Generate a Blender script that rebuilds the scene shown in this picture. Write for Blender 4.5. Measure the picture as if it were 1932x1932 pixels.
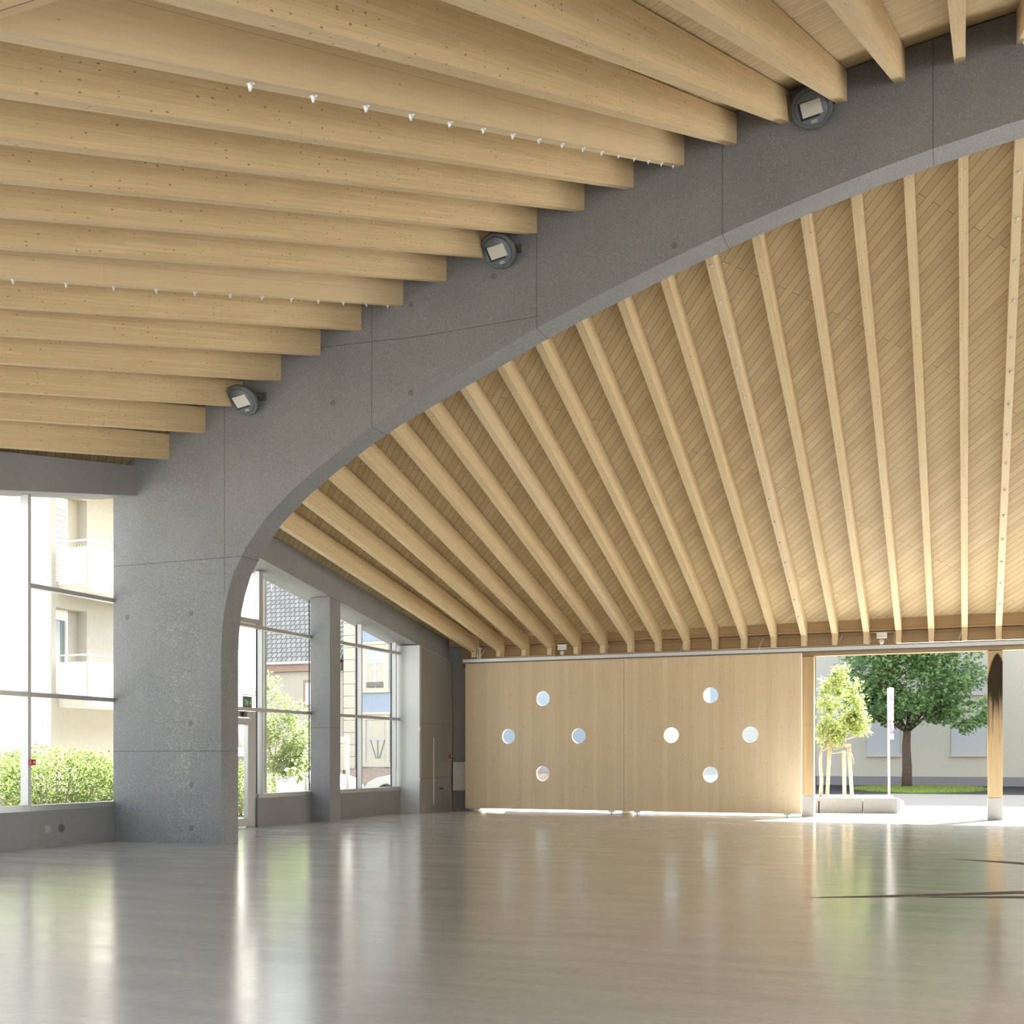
import bpy, bmesh, math, random
from mathutils import Vector, Matrix
from mathutils.geometry import tessellate_polygon
random.seed(7)
C = bpy.context.scene.collection
for o in list(bpy.data.objects): bpy.data.objects.remove(o)
S = bpy.context.scene
PI = math.pi

# ---------------------------------------------------------------- camera
TH = math.radians(21.527)
cam = bpy.data.cameras.new('camera'); co = bpy.data.objects.new('camera', cam); C.objects.link(co)
co.location = (0, 0, 1.5); co.rotation_euler = (PI/2, 0, TH)
cam.sensor_width = 36; cam.lens = 36*2165/1932; cam.shift_y = 463/1932; cam.clip_end = 400
S.camera = co
# ---------------------------------------------------------------- sky, sun, exposure
w = bpy.data.worlds.new('sky'); S.world = w; w.use_nodes = True
wn = w.node_tree.nodes; wl = w.node_tree.links
bg = wn['Background']; sky = wn.new('ShaderNodeTexSky'); sky.sky_type = 'NISHITA'
sky.sun_disc = False; sky.sun_elevation = math.radians(46.7); sky.sun_rotation = math.radians(24); sky.air_density = 1.0; sky.dust_density = 3.0; sky.ozone_density = 1.0
mixs = wn.new('ShaderNodeMix'); mixs.data_type = 'RGBA'; mixs.inputs[0].default_value = 0.82
bw = wn.new('ShaderNodeRGBToBW'); wl.new(sky.outputs[0], bw.inputs[0])
wl.new(sky.outputs[0], mixs.inputs[6]); wl.new(bw.outputs[0], mixs.inputs[7]); wl.new(mixs.outputs[2], bg.inputs[0])
bg.inputs[1].default_value = 0.42
sd = bpy.data.lights.new('sun', 'SUN'); sd.energy = 15.0; sd.angle = math.radians(0.53); sd.color = (1.0, 0.965, 0.91)
so = bpy.data.objects.new('sun', sd); C.objects.link(so)
so.rotation_euler = Vector((1.55, 3.5, 4.07)).to_track_quat('Z', 'Y').to_euler(); so.location = (5, 20, 30)
S.view_settings.view_transform = 'Standard'; S.view_settings.look = 'None'
S.view_settings.gamma = 1; S.view_settings.use_curve_mapping = False
S.view_settings.exposure = 1.3
S.cycles.max_bounces = 14; S.cycles.diffuse_bounces = 9; S.cycles.transparent_max_bounces = 24
S.cycles.sample_clamp_indirect = 10
S.cycles.caustics_reflective = False; S.cycles.caustics_refractive = False

# ---------------------------------------------------------------- material helpers
def newmat(name):
    m = bpy.data.materials.new(name); m.use_nodes = True
    return m, m.node_tree.nodes, m.node_tree.links, m.node_tree.nodes['Principled BSDF']
def flat(name, col, rough=0.5, metal=0.0, bump=0.0, noise=0.0, nscale=8.0):
    m, n, l, p = newmat(name)
    p.inputs['Base Color'].default_value = (*col, 1); p.inputs['Roughness'].default_value = rough; p.inputs['Metallic'].default_value = metal
    if noise or bump:
        tc = n.new('ShaderNodeTexCoord'); nt = n.new('ShaderNodeTexNoise'); nt.inputs['Scale'].default_value = nscale; nt.inputs['Detail'].default_value = 6
        l.new(tc.outputs['Object'], nt.inputs['Vector'])
        r = n.new('ShaderNodeValToRGB'); r.color_ramp.elements[0].position = .3; r.color_ramp.elements[1].position = .7
        r.color_ramp.elements[0].color = (*[c*(1-noise) for c in col], 1); r.color_ramp.elements[1].color = (*[min(1, c*(1+noise)) for c in col], 1)
        l.new(nt.outputs[0], r.inputs[0]); l.new(r.outputs[0], p.inputs['Base Color'])
        if bump:
            b = n.new('ShaderNodeBump'); b.inputs['Strength'].default_value = bump; b.inputs['Distance'].default_value = .02
            l.new(nt.outputs[0], b.inputs['Height']); l.new(b.outputs[0], p.inputs['Normal'])
    return m
def mth(n, l, op, a, b=None, clamp=False):
    q = n.new('ShaderNodeMath'); q.operation = op; q.use_clamp = clamp
    for i, v in enumerate((a, b)):
        if v is None: continue
        if isinstance(v, (int, float)): q.inputs[i].default_value = v
        else: l.new(v, q.inputs[i])
    return q.outputs[0]
def mixc(n, l, f, a, b, mode='MIX'):
    q = n.new('ShaderNodeMix'); q.data_type = 'RGBA'; q.blend_type = mode
    if isinstance(f, (int, float)): q.inputs[0].default_value = f
    else: l.new(f, q.inputs[0])
    for i, v in ((6, a), (7, b)):
        if isinstance(v, tuple): q.inputs[i].default_value = (*v, 1)
        else: l.new(v, q.inputs[i])
    return q.outputs[2]
def wood(name, c1, c2, dark, lam=.045, blen=2.4, gap=.0012, rot=0.0, knots=1.0, grain=.18, rough=.6, kscale=3.2, ksize=.05):
    m, n, l, p = newmat(name)
    uv = n.new('ShaderNodeUVMap'); oi = n.new('ShaderNodeObjectInfo')
    off = n.new('ShaderNodeCombineXYZ')
    l.new(mth(n, l, 'MULTIPLY', oi.outputs['Random'], 37.0), off.inputs[0]); l.new(mth(n, l, 'MULTIPLY', oi.outputs['Random'], 11.3), off.inputs[1])
    ad = n.new('ShaderNodeVectorMath'); ad.operation = 'ADD'; l.new(uv.outputs[0], ad.inputs[0]); l.new(off.outputs[0], ad.inputs[1])
    mp = n.new('ShaderNodeMapping'); mp.inputs['Rotation'].default_value = (0, 0, rot); l.new(ad.outputs[0], mp.inputs[0])
    br = n.new('ShaderNodeTexBrick'); br.offset = .37; br.inputs['Scale'].default_value = 1; br.inputs['Mortar Size'].default_value = gap
    br.inputs['Mortar Smooth'].default_value = .3; br.inputs['Brick Width'].default_value = blen; br.inputs['Row Height'].default_value = lam; br.inputs['Bias'].default_value = 0
    br.inputs['Color1'].default_value = (*c1, 1); br.inputs['Color2'].default_value = (*c2, 1); br.inputs['Mortar'].default_value = (*dark, 1)
    l.new(mp.outputs[0], br.inputs['Vector'])
    m2 = n.new('ShaderNodeMapping'); m2.inputs['Scale'].default_value = (1.2, 45, 1); l.new(mp.outputs[0], m2.inputs[0])
    ng = n.new('ShaderNodeTexNoise'); ng.inputs['Scale'].default_value = 1; ng.inputs['Detail'].default_value = 4; l.new(m2.outputs[0], ng.inputs['Vector'])
    g = mth(n, l, 'ADD', mth(n, l, 'MULTIPLY', ng.outputs[0], grain*2), 1-grain)
    cg = n.new('ShaderNodeVectorMath'); cg.operation = 'SCALE'; l.new(br.outputs['Color'], cg.inputs[0]); l.new(g, cg.inputs['Scale'])
    col = cg.outputs[0]
    nb = n.new('ShaderNodeTexNoise'); nb.inputs['Scale'].default_value = 1.1; nb.inputs['Detail'].default_value = 2; l.new(ad.outputs[0], nb.inputs['Vector'])
    col = mixc(n, l, mth(n, l, 'MULTIPLY', nb.outputs[0], .35), col, tuple(c*.8 for c in c2))
    if knots:
        m3 = n.new('ShaderNodeMapping'); m3.inputs['Scale'].default_value = (kscale, kscale*2.4, 1); l.new(mp.outputs[0], m3.inputs[0])
        vo = n.new('ShaderNodeTexVoronoi'); vo.voronoi_dimensions = '2D'; vo.inputs['Scale'].default_value = 1; l.new(m3.outputs[0], vo.inputs['Vector'])
        sp = n.new('ShaderNodeSeparateColor'); l.new(vo.outputs['Color'], sp.inputs[0])
        sz = mth(n, l, 'MULTIPLY', mth(n, l, 'SUBTRACT', sp.outputs[0], .45), ksize*3)
        k = mth(n, l, 'MULTIPLY', mth(n, l, 'SUBTRACT', sz, vo.outputs['Distance']), 22, True)
        col = mixc(n, l, mth(n, l, 'MULTIPLY', k, .75*knots), col, tuple(c*.28 for c in c2))
    l.new(col, p.inputs['Base Color']); p.inputs['Roughness'].default_value = rough
    b = n.new('ShaderNodeBump'); b.inputs['Strength'].default_value = .35; b.inputs['Distance'].default_value = .004
    l.new(mth(n, l, 'SUBTRACT', 1, br.outputs['Fac']), b.inputs['Height']); l.new(b.outputs[0], p.inputs['Normal'])
    return m
def concrete(name, col=(.27, .275, .28), segs=(), dots=(), patch=None, warm=(.255, .24, .225), plane='XZ', speck=1.0, rough=.75):
    """grey concrete with exposed aggregate; segs = formwork joints, dots = tie holes, all in object metres"""
    m, n, l, p = newmat(name)
    tc = n.new('ShaderNodeTexCoord'); V = tc.outputs['Object']
    n1 = n.new('ShaderNodeTexNoise'); n1.inputs['Scale'].default_value = .8; n1.inputs['Detail'].default_value = 5; l.new(V, n1.inputs['Vector'])
    c = mixc(n, l, mth(n, l, 'MULTIPLY', mth(n, l, 'SUBTRACT', n1.outputs[0], .35), 2.2, True), tuple(x*.88 for x in col), tuple(x*1.1 for x in col))
    c = mixc(n, l, mth(n, l, 'MULTIPLY', mth(n, l, 'SUBTRACT', n1.outputs[0], .5), 1.5, True), c, warm)
    v = n.new('ShaderNodeTexVoronoi'); v.inputs['Scale'].default_value = 62; l.new(V, v.inputs['Vector'])
    sp = n.new('ShaderNodeSeparateColor'); l.new(v.outputs['Color'], sp.inputs[0])
    n2 = n.new('ShaderNodeTexNoise'); n2.inputs['Scale'].default_value = 1.7; n2.inputs['Detail'].default_value = 3; l.new(V, n2.inputs['Vector'])
    dens = mth(n, l, 'ADD', mth(n, l, 'MULTIPLY', n2.outputs[0], .35), .02)
    if patch:
        x0, wx, z1 = patch
        s3 = n.new('ShaderNodeSeparateXYZ'); l.new(V, s3.inputs[0])
        dx = mth(n, l, 'ABSOLUTE', mth(n, l, 'SUBTRACT', s3.outputs[0], x0))
        pm = mth(n, l, 'MULTIPLY', mth(n, l, 'SUBTRACT', 1, mth(n, l, 'DIVIDE', dx, wx), True), mth(n, l, 'MULTIPLY', mth(n, l, 'SUBTRACT', z1, s3.outputs[2]), .8, True))
        n5 = n.new('ShaderNodeTexNoise'); n5.inputs['Scale'].default_value = 3.5; l.new(V, n5.inputs['Vector'])
        pm = mth(n, l, 'MULTIPLY', pm, mth(n, l, 'MULTIPLY', mth(n, l, 'SUBTRACT', n5.outputs[0], .3), 3, True), True)
        dens = mth(n, l, 'ADD', dens, mth(n, l, 'MULTIPLY', pm, .8))
    light = mth(n, l, 'MULTIPLY', mth(n, l, 'GREATER_THAN', dens, sp.outputs[0]), mth(n, l, 'LESS_THAN', v.outputs['Distance'], .42))
    dk = mth(n, l, 'MULTIPLY', mth(n, l, 'GREATER_THAN', dens, sp.outputs[1]), mth(n, l, 'LESS_THAN', v.outputs['Distance'], .38))
    ls = mth(n, l, 'ADD', .42*speck, mth(n, l, 'MULTIPLY', pm, .45)) if patch else .42*speck
    c = mixc(n, l, mth(n, l, 'MULTIPLY', light, ls), c, tuple(min(1, x*2.2) for x in col))
    c = mixc(n, l, mth(n, l, 'MULTIPLY', dk, .5*speck), c, tuple(x*.35 for x in col))
    if patch:
        v2 = n.new('ShaderNodeTexVoronoi'); v2.inputs['Scale'].default_value = 30; l.new(V, v2.inputs['Vector']); s2 = n.new('ShaderNodeSeparateColor'); l.new(v2.outputs['Color'], s2.inputs[0])
        lt = mth(n, l, 'MULTIPLY', mth(n, l, 'MULTIPLY', pm, mth(n, l, 'GREATER_THAN', s2.outputs[0], .55)), mth(n, l, 'LESS_THAN', v2.outputs['Distance'], .42))
        c = mixc(n, l, mth(n, l, 'MULTIPLY', lt, .75), c, (.52, .49, .43))
        dd = mth(n, l, 'MULTIPLY', mth(n, l, 'MULTIPLY', pm, mth(n, l, 'GREATER_THAN', s2.outputs[1], .6)), mth(n, l, 'LESS_THAN', v2.outputs['Distance'], .36))
        c = mixc(n, l, mth(n, l, 'MULTIPLY', dd, .7), c, (.09, .075, .06))
    def mask(a, b, wd, strength, c):
        av = Vector((a[0], 0, a[1])); bv = Vector((b[0], 0, b[1])); d = bv-av; L2 = max(d.length_squared, 1e-9)
        fl = n.new('ShaderNodeVectorMath'); fl.operation = 'MULTIPLY'; l.new(V, fl.inputs[0]); fl.inputs[1].default_value = (1, 0, 1)
        s = n.new('ShaderNodeVectorMath'); s.operation = 'SUBTRACT'; l.new(fl.outputs[0], s.inputs[0]); s.inputs[1].default_value = av
        dt = n.new('ShaderNodeVectorMath'); dt.operation = 'DOT_PRODUCT'; l.new(s.outputs[0], dt.inputs[0]); dt.inputs[1].default_value = d/L2
        t = mth(n, l, 'MAXIMUM', mth(n, l, 'MINIMUM', dt.outputs['Value'], 1), 0)
        sc = n.new('ShaderNodeVectorMath'); sc.operation = 'SCALE'; sc.inputs[0].default_value = d; l.new(t, sc.inputs['Scale'])
        e = n.new('ShaderNodeVectorMath'); e.operation = 'DISTANCE'; l.new(s.outputs[0], e.inputs[0]); l.new(sc.outputs[0], e.inputs[1])
        k = mth(n, l, 'LESS_THAN', e.outputs['Value'], wd)
        return mixc(n, l, mth(n, l, 'MULTIPLY', k, strength), c, tuple(x*.3 for x in col))
    for a, b in segs: c = mask(a, b, .008, .6, c)
    for a in dots: c = mask(a, a, .05, .45, c)
    l.new(c, p.inputs['Base Color']); p.inputs['Roughness'].default_value = rough
    b = n.new('ShaderNodeBump'); b.inputs['Strength'].default_value = .25; b.inputs['Distance'].default_value = .006
    l.new(v.outputs['Distance'], b.inputs['Height']); l.new(b.outputs[0], p.inputs['Normal'])
    return m
def glass(name, tint=(.93, .96, .95)):
    m, n, l, p = newmat(name); n.remove(p)
    t = n.new('ShaderNodeBsdfTransparent'); t.inputs[0].default_value = (*tint, 1); g = n.new('ShaderNodeBsdfGlossy'); g.inputs['Roughness'].default_value = .01
    f = n.new('ShaderNodeFresnel'); f.inputs[0].default_value = 1.45; mx = n.new('ShaderNodeMixShader')
    l.new(f.outputs[0], mx.inputs[0]); l.new(t.outputs[0], mx.inputs[1]); l.new(g.outputs[0], mx.inputs[2]); l.new(mx.outputs[0], n['Material Output'].inputs[0])
    return m
def leafmat(name, c1, c2):
    m, n, l, p = newmat(name)
    g = n.new('ShaderNodeNewGeometry'); c = mixc(n, l, g.outputs['Random Per Island'], c1, c2)
    l.new(c, p.inputs['Base Color']); p.inputs['Roughness'].default_value = .5
    t = n.new('ShaderNodeBsdfTranslucent'); l.new(c, t.inputs[0]); mx = n.new('ShaderNodeMixShader'); mx.inputs[0].default_value = .45
    l.new(p.outputs[0], mx.inputs[1]); l.new(t.outputs[0], mx.inputs[2]); l.new(mx.outputs[0], n['Material Output'].inputs[0])
    return m

# ---------------------------------------------------------------- mesh helpers
class MB:
    def __init__(s): s.v = []; s.f = []; s.uv = []; s.sm = []
    def face(s, pts, uvs=None, smooth=False):
        i = len(s.v); s.v += [Vector(p) for p in pts]; s.f.append(list(range(i, i+len(pts))))
        if uvs is None:
            n = Vector((0, 0, 0)); P = [Vector(p) for p in pts]
            for a in range(len(P)):
                q, r = P[a], P[(a+1) % len(P)]; n += Vector(((q.y-r.y)*(q.z+r.z), (q.z-r.z)*(q.x+r.x), (q.x-r.x)*(q.y+r.y)))
            k = max(range(3), key=lambda j: abs(n[j]))
            uvs = [((p[1], p[2]), (p[0], p[2]), (p[0], p[1]))[k] for p in P]
        s.uv.append(uvs); s.sm.append(smooth); return s
    def hexa(s, P, uvs=None):
        """P: 8 pts, bottom 0-3 ccw, top 4-7"""
        for q in ((3, 2, 1, 0), (4, 5, 6, 7), (0, 1, 5, 4), (1, 2, 6, 5), (2, 3, 7, 6), (3, 0, 4, 7)):
            s.face([P[i] for i in q], None if uvs is None else [uvs(P[i], q) for i in q])
        return s
    def box(s, x0, x1, y0, y1, z0, z1):
        return s.hexa([(x0, y0, z0), (x1, y0, z0), (x1, y1, z0), (x0, y1, z0), (x0, y0, z1), (x1, y0, z1), (x1, y1, z1), (x0, y1, z1)])
    def vbox(s, x0, x1, y0, y1, z0, z1):
        """box with u running up, for upright boards"""
        P = [(x0, y0, z0), (x1, y0, z0), (x1, y1, z0), (x0, y1, z0), (x0, y0, z1), (x1, y0, z1), (x1, y1, z1), (x0, y1, z1)]
        for q in ((3, 2, 1, 0), (4, 5, 6, 7), (0, 1, 5, 4), (1, 2, 6, 5), (2, 3, 7, 6), (3, 0, 4, 7)):
            s.face([P[i] for i in q], [(P[i][2], P[i][0]+P[i][1]) for i in q])
        return s
    def bar(s, a, b, wx, h, up=Vector((0, 0, 1))):
        a = Vector(a); b = Vector(b); d = (b-a).normalized()
        if abs(d.dot(up)) > .95: up = Vector((0, 1, 0))
        r = d.cross(up).normalized(); u = r.cross(d).normalized()
        def ring(p): return [p - r*wx/2 - u*h/2, p + r*wx/2 - u*h/2, p + r*wx/2 + u*h/2, p - r*wx/2 + u*h/2]
        A = ring(a); B = ring(b); L = (b-a).length
        s.face([A[0], A[1], A[2], A[3]][::-1]); s.face(B)
        for i in range(4):
            j = (i+1) % 4; ww = wx if i in (0, 2) else h
            s.face([A[i], A[j], B[j], B[i]], [(0, 0), (0, ww), (L, ww), (L, 0)])
        return s
    def tube(s, pts, r, n=8, cap=True, r2=None):
        pts = [Vector(p) for p in pts]; rings = []
        for i, p in enumerate(pts):
            d = (pts[min(i+1, len(pts)-1)] - pts[max(i-1, 0)]).normalized()
            up = Vector((0, 0, 1)) if abs(d.z) < .9 else Vector((0, 1, 0))
            a = d.cross(up).normalized(); b = d.cross(a).normalized()
            rr = r if r2 is None else r + (r2-r)*i/(len(pts)-1)
            rings.append([p + a*rr*math.cos(2*PI*k/n) + b*rr*math.sin(2*PI*k/n) for k in range(n)])
        for i in range(len(rings)-1):
            for k in range(n):
                j = (k+1) % n
                s.face([rings[i][k], rings[i][j], rings[i+1][j], rings[i+1][k]], [(i, k*.05), (i, k*.05+.05), (i+1, k*.05+.05), (i+1, k*.05)], smooth=True)
        if cap: s.face(rings[0]); s.face(rings[-1][::-1])
        return s
    def lathe(s, c, ax, prof, n=24):
        """prof: (radius, distance along ax)"""
        c = Vector(c); ax = Vector(ax).normalized(); up = Vector((0, 0, 1)) if abs(ax.z) < .9 else Vector((1, 0, 0))
        a = ax.cross(up).normalized(); b = ax.cross(a).normalized()
        R = [[c + ax*h + (a*math.cos(2*PI*k/n) + b*math.sin(2*PI*k/n))*r for k in range(n)] for r, h in prof]
        for i in range(len(R)-1):
            for k in range(n): j = (k+1) % n; s.face([R[i][k], R[i][j], R[i+1][j], R[i+1][k]], smooth=True)
        if prof[0][0] > 1e-6: s.face(R[0])
        if prof[-1][0] > 1e-6: s.face(R[-1][::-1])
        return s
    def prism(s, poly, axis, a, b):
        """extrude 2D polygon; axis 'x': poly=(y,z); 'y': (x,z); 'z': (x,y)"""
        def P(q, t): return {'x': (t, q[0], q[1]), 'y': (q[0], t, q[1]), 'z': (q[0], q[1], t)}[axis]
        tri = tessellate_polygon([[Vector((q[0], q[1], 0)) for q in poly]])
        for t in tri:
            s.face([P(poly[i], a) for i in t]); s.face([P(poly[i], b) for i in reversed(t)])
        n = len(poly)
        for i in range(n):
            j = (i+1) % n; s.face([P(poly[i], a), P(poly[j], a), P(poly[j], b), P(poly[i], b)])
        return s
    def build(s, name, mat, parent=None, origin=None, weld=True, bevel=0):
        me = bpy.data.meshes.new(name)
        off = parent.matrix_world.translation.copy() if parent is not None and parent.get('_w') is None else Vector((0, 0, 0))
        if parent is not None: off = WORLD.get(parent.name, Vector((0, 0, 0)))
        base = off if origin is None else Vector(origin)
        me.from_pydata([tuple(p - base) for p in s.v], [], s.f)
        ul = me.uv_layers.new(name='UVMap'); k = 0
        for fu in s.uv:
            for u in fu: ul.data[k].uv = u; k += 1
        for i, p in enumerate(me.polygons): p.use_smooth = s.sm[i]
        if weld:
            bm = bmesh.new(); bm.from_mesh(me); bmesh.ops.remove_doubles(bm, verts=bm.verts, dist=1e-4); bmesh.ops.recalc_face_normals(bm, faces=bm.faces); bm.to_mesh(me); bm.free()
        me.materials.append(mat)
        o = bpy.data.objects.new(name, me); C.objects.link(o)
        if parent is not None: o.parent = parent; o.location = base - off
        else: o.location = base
        WORLD[o.name] = base.copy()
        if bevel:
            bv = o.modifiers.new('bevel', 'BEVEL'); bv.width = bevel; bv.segments = 2; bv.limit_method = 'ANGLE'
        return o
WORLD = {}
def thing(name, label, cat, loc, group=None):
    o = bpy.data.objects.new(name, None); C.objects.link(o); o.location = loc; o.empty_display_size = .2; WORLD[o.name] = Vector(loc)
    return tag(o, label, cat, group)
def tag(o, label=None, cat=None, group=None, kind=None):
    if label: o['label'] = label
    if cat: o['category'] = cat
    if group: o['group'] = group
    if kind: o['kind'] = kind
    return o
def struct(o, label=None): o['kind'] = 'structure'; return tag(o, label)
ORD = ['first', 'second', 'third', 'fourth', 'fifth', 'sixth', 'seventh', 'eighth', 'ninth', 'tenth', 'eleventh', 'twelfth', 'thirteenth', 'fourteenth', 'fifteenth', 'sixteenth', 'seventeenth', 'eighteenth', 'nineteenth', 'twentieth', 'twenty-first', 'twenty-second', 'twenty-third', 'twenty-fourth']

# ---------------------------------------------------------------- materials
W1, W2, WD = (.74, .60, .375), (.67, .53, .31), (.14, .09, .045)
M = {}
M['beam'] = wood('glulam timber', W1, W2, (.33, .22, .11), lam=.045, blen=1.9, gap=.0006, kscale=6.0, ksize=.085)
M['solid'] = wood('solid planed timber', (.74, .605, .395), (.71, .58, .37), (.3, .2, .1), lam=.30, blen=9, gap=.0015, kscale=1.6, ksize=.03, grain=.14)
M['deck'] = wood('diagonal roof boarding', (.68, .56, .345), (.56, .445, .26), (.09, .055, .025), lam=.141, blen=6.1, gap=.0045, rot=PI/4, kscale=.9, ksize=.03, knots=.5, grain=.12)
M['panel'] = wood('upright boarded panel', (.80, .665, .455), (.73, .60, .40), (.5, .38, .24), lam=.135, blen=60, gap=.0006, kscale=5.5, ksize=.07, grain=.12, rough=.5)
M['post'] = wood('post timber', (.50, .375, .21), (.43, .31, .17), (.12, .08, .04), lam=.30, blen=8, gap=.004, kscale=1.2, ksize=.03, grain=.3)
M['aged'] = wood('aged timber', (.40, .29, .16), (.32, .22, .12), (.1, .07, .04), lam=.2, blen=4, gap=.003, kscale=1.5, ksize=.03, grain=.35)
sg = [((-11.88, 4.35), (-11.88, 7.85))] + [((-11.88+2.87*k, 5.5), (-11.88+2.87*k, 12)) for k in range(1, 12)]
sg += [((-14.3, 4.94), (-11.5, 4.95)), ((-14.3, 1.61), (-11.9, 1.61)), ((-10.1, 8.33), (-8.1, 8.26)), ((-8.1, 8.26), (-6.1, 8.30))]
dt = [(-13.96, 4.01), (-12.57, 4.02), (-12.58, 2.1), (-12.57, 1.03), (-12.57, .27), (-6.86, 9.03), (-8.3, 8.8), (-8.3, 7.38), (-9.74, 7.38), (-3.98, 9.04)]
M['arch'] = concrete('arch concrete', (.25, .265, .282), sg, dt, patch=(-12.75, .75, 5.2))
M['conc'] = concrete('wall concrete', (.29, .30, .312), [((-14.7, 2.2), (-13.6, 2.2))], speck=.7)
M['footing'] = concrete('footing concrete', (.40, .40, .38), speck=.4)
M['granite'] = concrete('granite block', (.21, .225, .235), speck=.5)
M['alu'] = flat('anodised aluminium', (.50, .51, .52), .38, .55)
M['alup'] = flat('pale aluminium cladding', (.60, .62, .63), .45, .2)
M['cab'] = flat('grey cabinet lacquer', (.30, .29, .28), .32, .15)
M['steel'] = flat('galvanised steel', (.66, .68, .69), .4, .6)
M['white'] = flat('white plastic', (.8, .8, .78), .45)
M['black'] = flat('black rubber', (.02, .02, .02), .6)
M['dark'] = flat('dark gasket', (.05, .035, .04), .6)
M['glass'] = glass('window glass')
M['red'] = flat('red call point', (.45, .03, .05), .4)
M['green'] = flat('exit sign green', (.05, .28, .08), .4)
M['lamp'] = flat('blue grey lamp face', (.16, .20, .24), .4)
M['lamprim'] = flat('grey lamp housing', (.13, .145, .145), .5, .2)
M['led'] = flat('led lens array', (.62, .62, .58), .35)
# polished floor
m, n, l, p = newmat('polished concrete floor'); M['floor'] = m
tc = n.new('ShaderNodeTexCoord'); mp = n.new('ShaderNodeMapping'); mp.inputs['Rotation'].default_value = (0, 0, -.2); mp.inputs['Scale'].default_value = (.6, 2.6, 1); l.new(tc.outputs['Object'], mp.inputs[0])
n1 = n.new('ShaderNodeTexNoise'); n1.inputs['Scale'].default_value = .9; n1.inputs['Detail'].default_value = 8; n1.inputs['Roughness'].default_value = .62; l.new(mp.outputs[0], n1.inputs['Vector'])
c = mixc(n, l, mth(n, l, 'MULTIPLY', mth(n, l, 'SUBTRACT', n1.outputs[0], .3), 2.4, True), (.40, .41, .41), (.52, .525, .52))
n2 = n.new('ShaderNodeTexNoise'); n2.inputs['Scale'].default_value = 14; n2.inputs['Detail'].default_value = 4; l.new(tc.outputs['Object'], n2.inputs['Vector'])
c = mixc(n, l, mth(n, l, 'MULTIPLY', mth(n, l, 'SUBTRACT', n2.outputs[0], .45), 1.2, True), c, (.34, .335, .33))
l.new(c, p.inputs['Base Color'])
l.new(mth(n, l, 'ADD', mth(n, l, 'MULTIPLY', n1.outputs[0], .16), .09), p.inputs['Roughness']); p.inputs['Specular IOR Level'].default_value = .55
bb = n.new('ShaderNodeBump'); bb.inputs['Strength'].default_value = .12; bb.inputs['Distance'].default_value = .01; l.new(n1.outputs[0], bb.inputs['Height']); l.new(bb.outputs[0], p.inputs['Normal'])
M['groove'] = flat('worn floor joint', (.13, .115, .10), .8, noise=.4, nscale=30)
M['pave'] = flat('pale sawn paving', (.50, .48, .45), .8, noise=.08, nscale=2)
M['asphalt'] = flat('grey asphalt', (.045, .045, .047), 1.0)
M['gravel'] = flat('pale gravel', (.45, .42, .37), .95, bump=.5, noise=.25, nscale=25)
M['grass'] = flat('mown grass', (.10, .20, .05), .9, bump=.6, noise=.35, nscale=30)
M['render'] = flat('warm grey render', (.47, .465, .405), .9, noise=.03)
M['cream'] = flat('cream render', (.46, .44, .39), .9, noise=.03)
M['beige'] = flat('beige render', (.44, .42, .375), .9, noise=.04)
M['whitewall'] = flat('white render', (.68, .67, .63), .9, noise=.03)
M['bluewall'] = flat('light blue render', (.27, .335, .44), .9, noise=.03)
M['terrace'] = flat('pale terrace render', (.70, .69, .64), .9)
M['stone'] = flat('pale stone trim', (.47, .45, .39), .85, noise=.05)
M['pinkstone'] = flat('pink stone plinth', (.36, .29, .27), .85, noise=.15)
M['plinth'] = flat('grey plinth', (.22, .225, .24), .9, noise=.1, nscale=20)
M['shutter'] = flat('grey roller shutter', (.40, .43, .45), .6)
M['wframe'] = flat('white window frame', (.75, .75, .73), .4)
M['pane'] = flat('dim house window', (.20, .23, .25), .08)
M['curtain'] = flat('pale blue net curtain', (.62, .68, .70), .9)
M['brown'] = flat('brown painted timber', (.30, .20, .16), .6)
M['bark'] = flat('dark bark', (.10, .07, .055), .95, bump=.8, noise=.3, nscale=14)
M['palebark'] = flat('pale bark', (.38, .34, .28), .9, noise=.15, nscale=14)
M['stake'] = flat('raw timber stake', (.52, .42, .30), .85, noise=.15, nscale=6)
M['rope'] = flat('coir rope', (.50, .36, .20), .95)
M['carpaint'] = flat('white car paint', (.72, .74, .76), .18)
M['carglass'] = flat('car window', (.05, .07, .09), .05)
M['tyre'] = flat('tyre', (.03, .03, .03), .8)
M['rim'] = flat('wheel rim', (.45, .46, .47), .35, .7)
M['mapleleaf'] = leafmat('maple leaves', (.13, .26, .10), (.32, .47, .22))
M['limeleaf'] = leafmat('lime green leaves', (.27, .36, .10), (.42, .46, .18))
M['hedgeleaf'] = leafmat('hedge leaves', (.14, .22, .05), (.34, .40, .12))
M['midleaf'] = leafmat('fresh green leaves', (.22, .29, .10), (.36, .41, .19))
M['signblue'] = flat('sign blue', (.16, .2, .42), .4); M['signred'] = flat('sign red', (.40, .18, .22), .4)
M['orange'] = flat('orange lamp lens', (.7, .2, .04), .3)
for k_ in ('pave', 'asphalt', 'gravel', 'grass', 'render', 'cream', 'beige', 'whitewall', 'plinth', 'granite'): M[k_].node_tree.nodes['Principled BSDF'].inputs['Specular IOR Level'].default_value = 0.05
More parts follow.
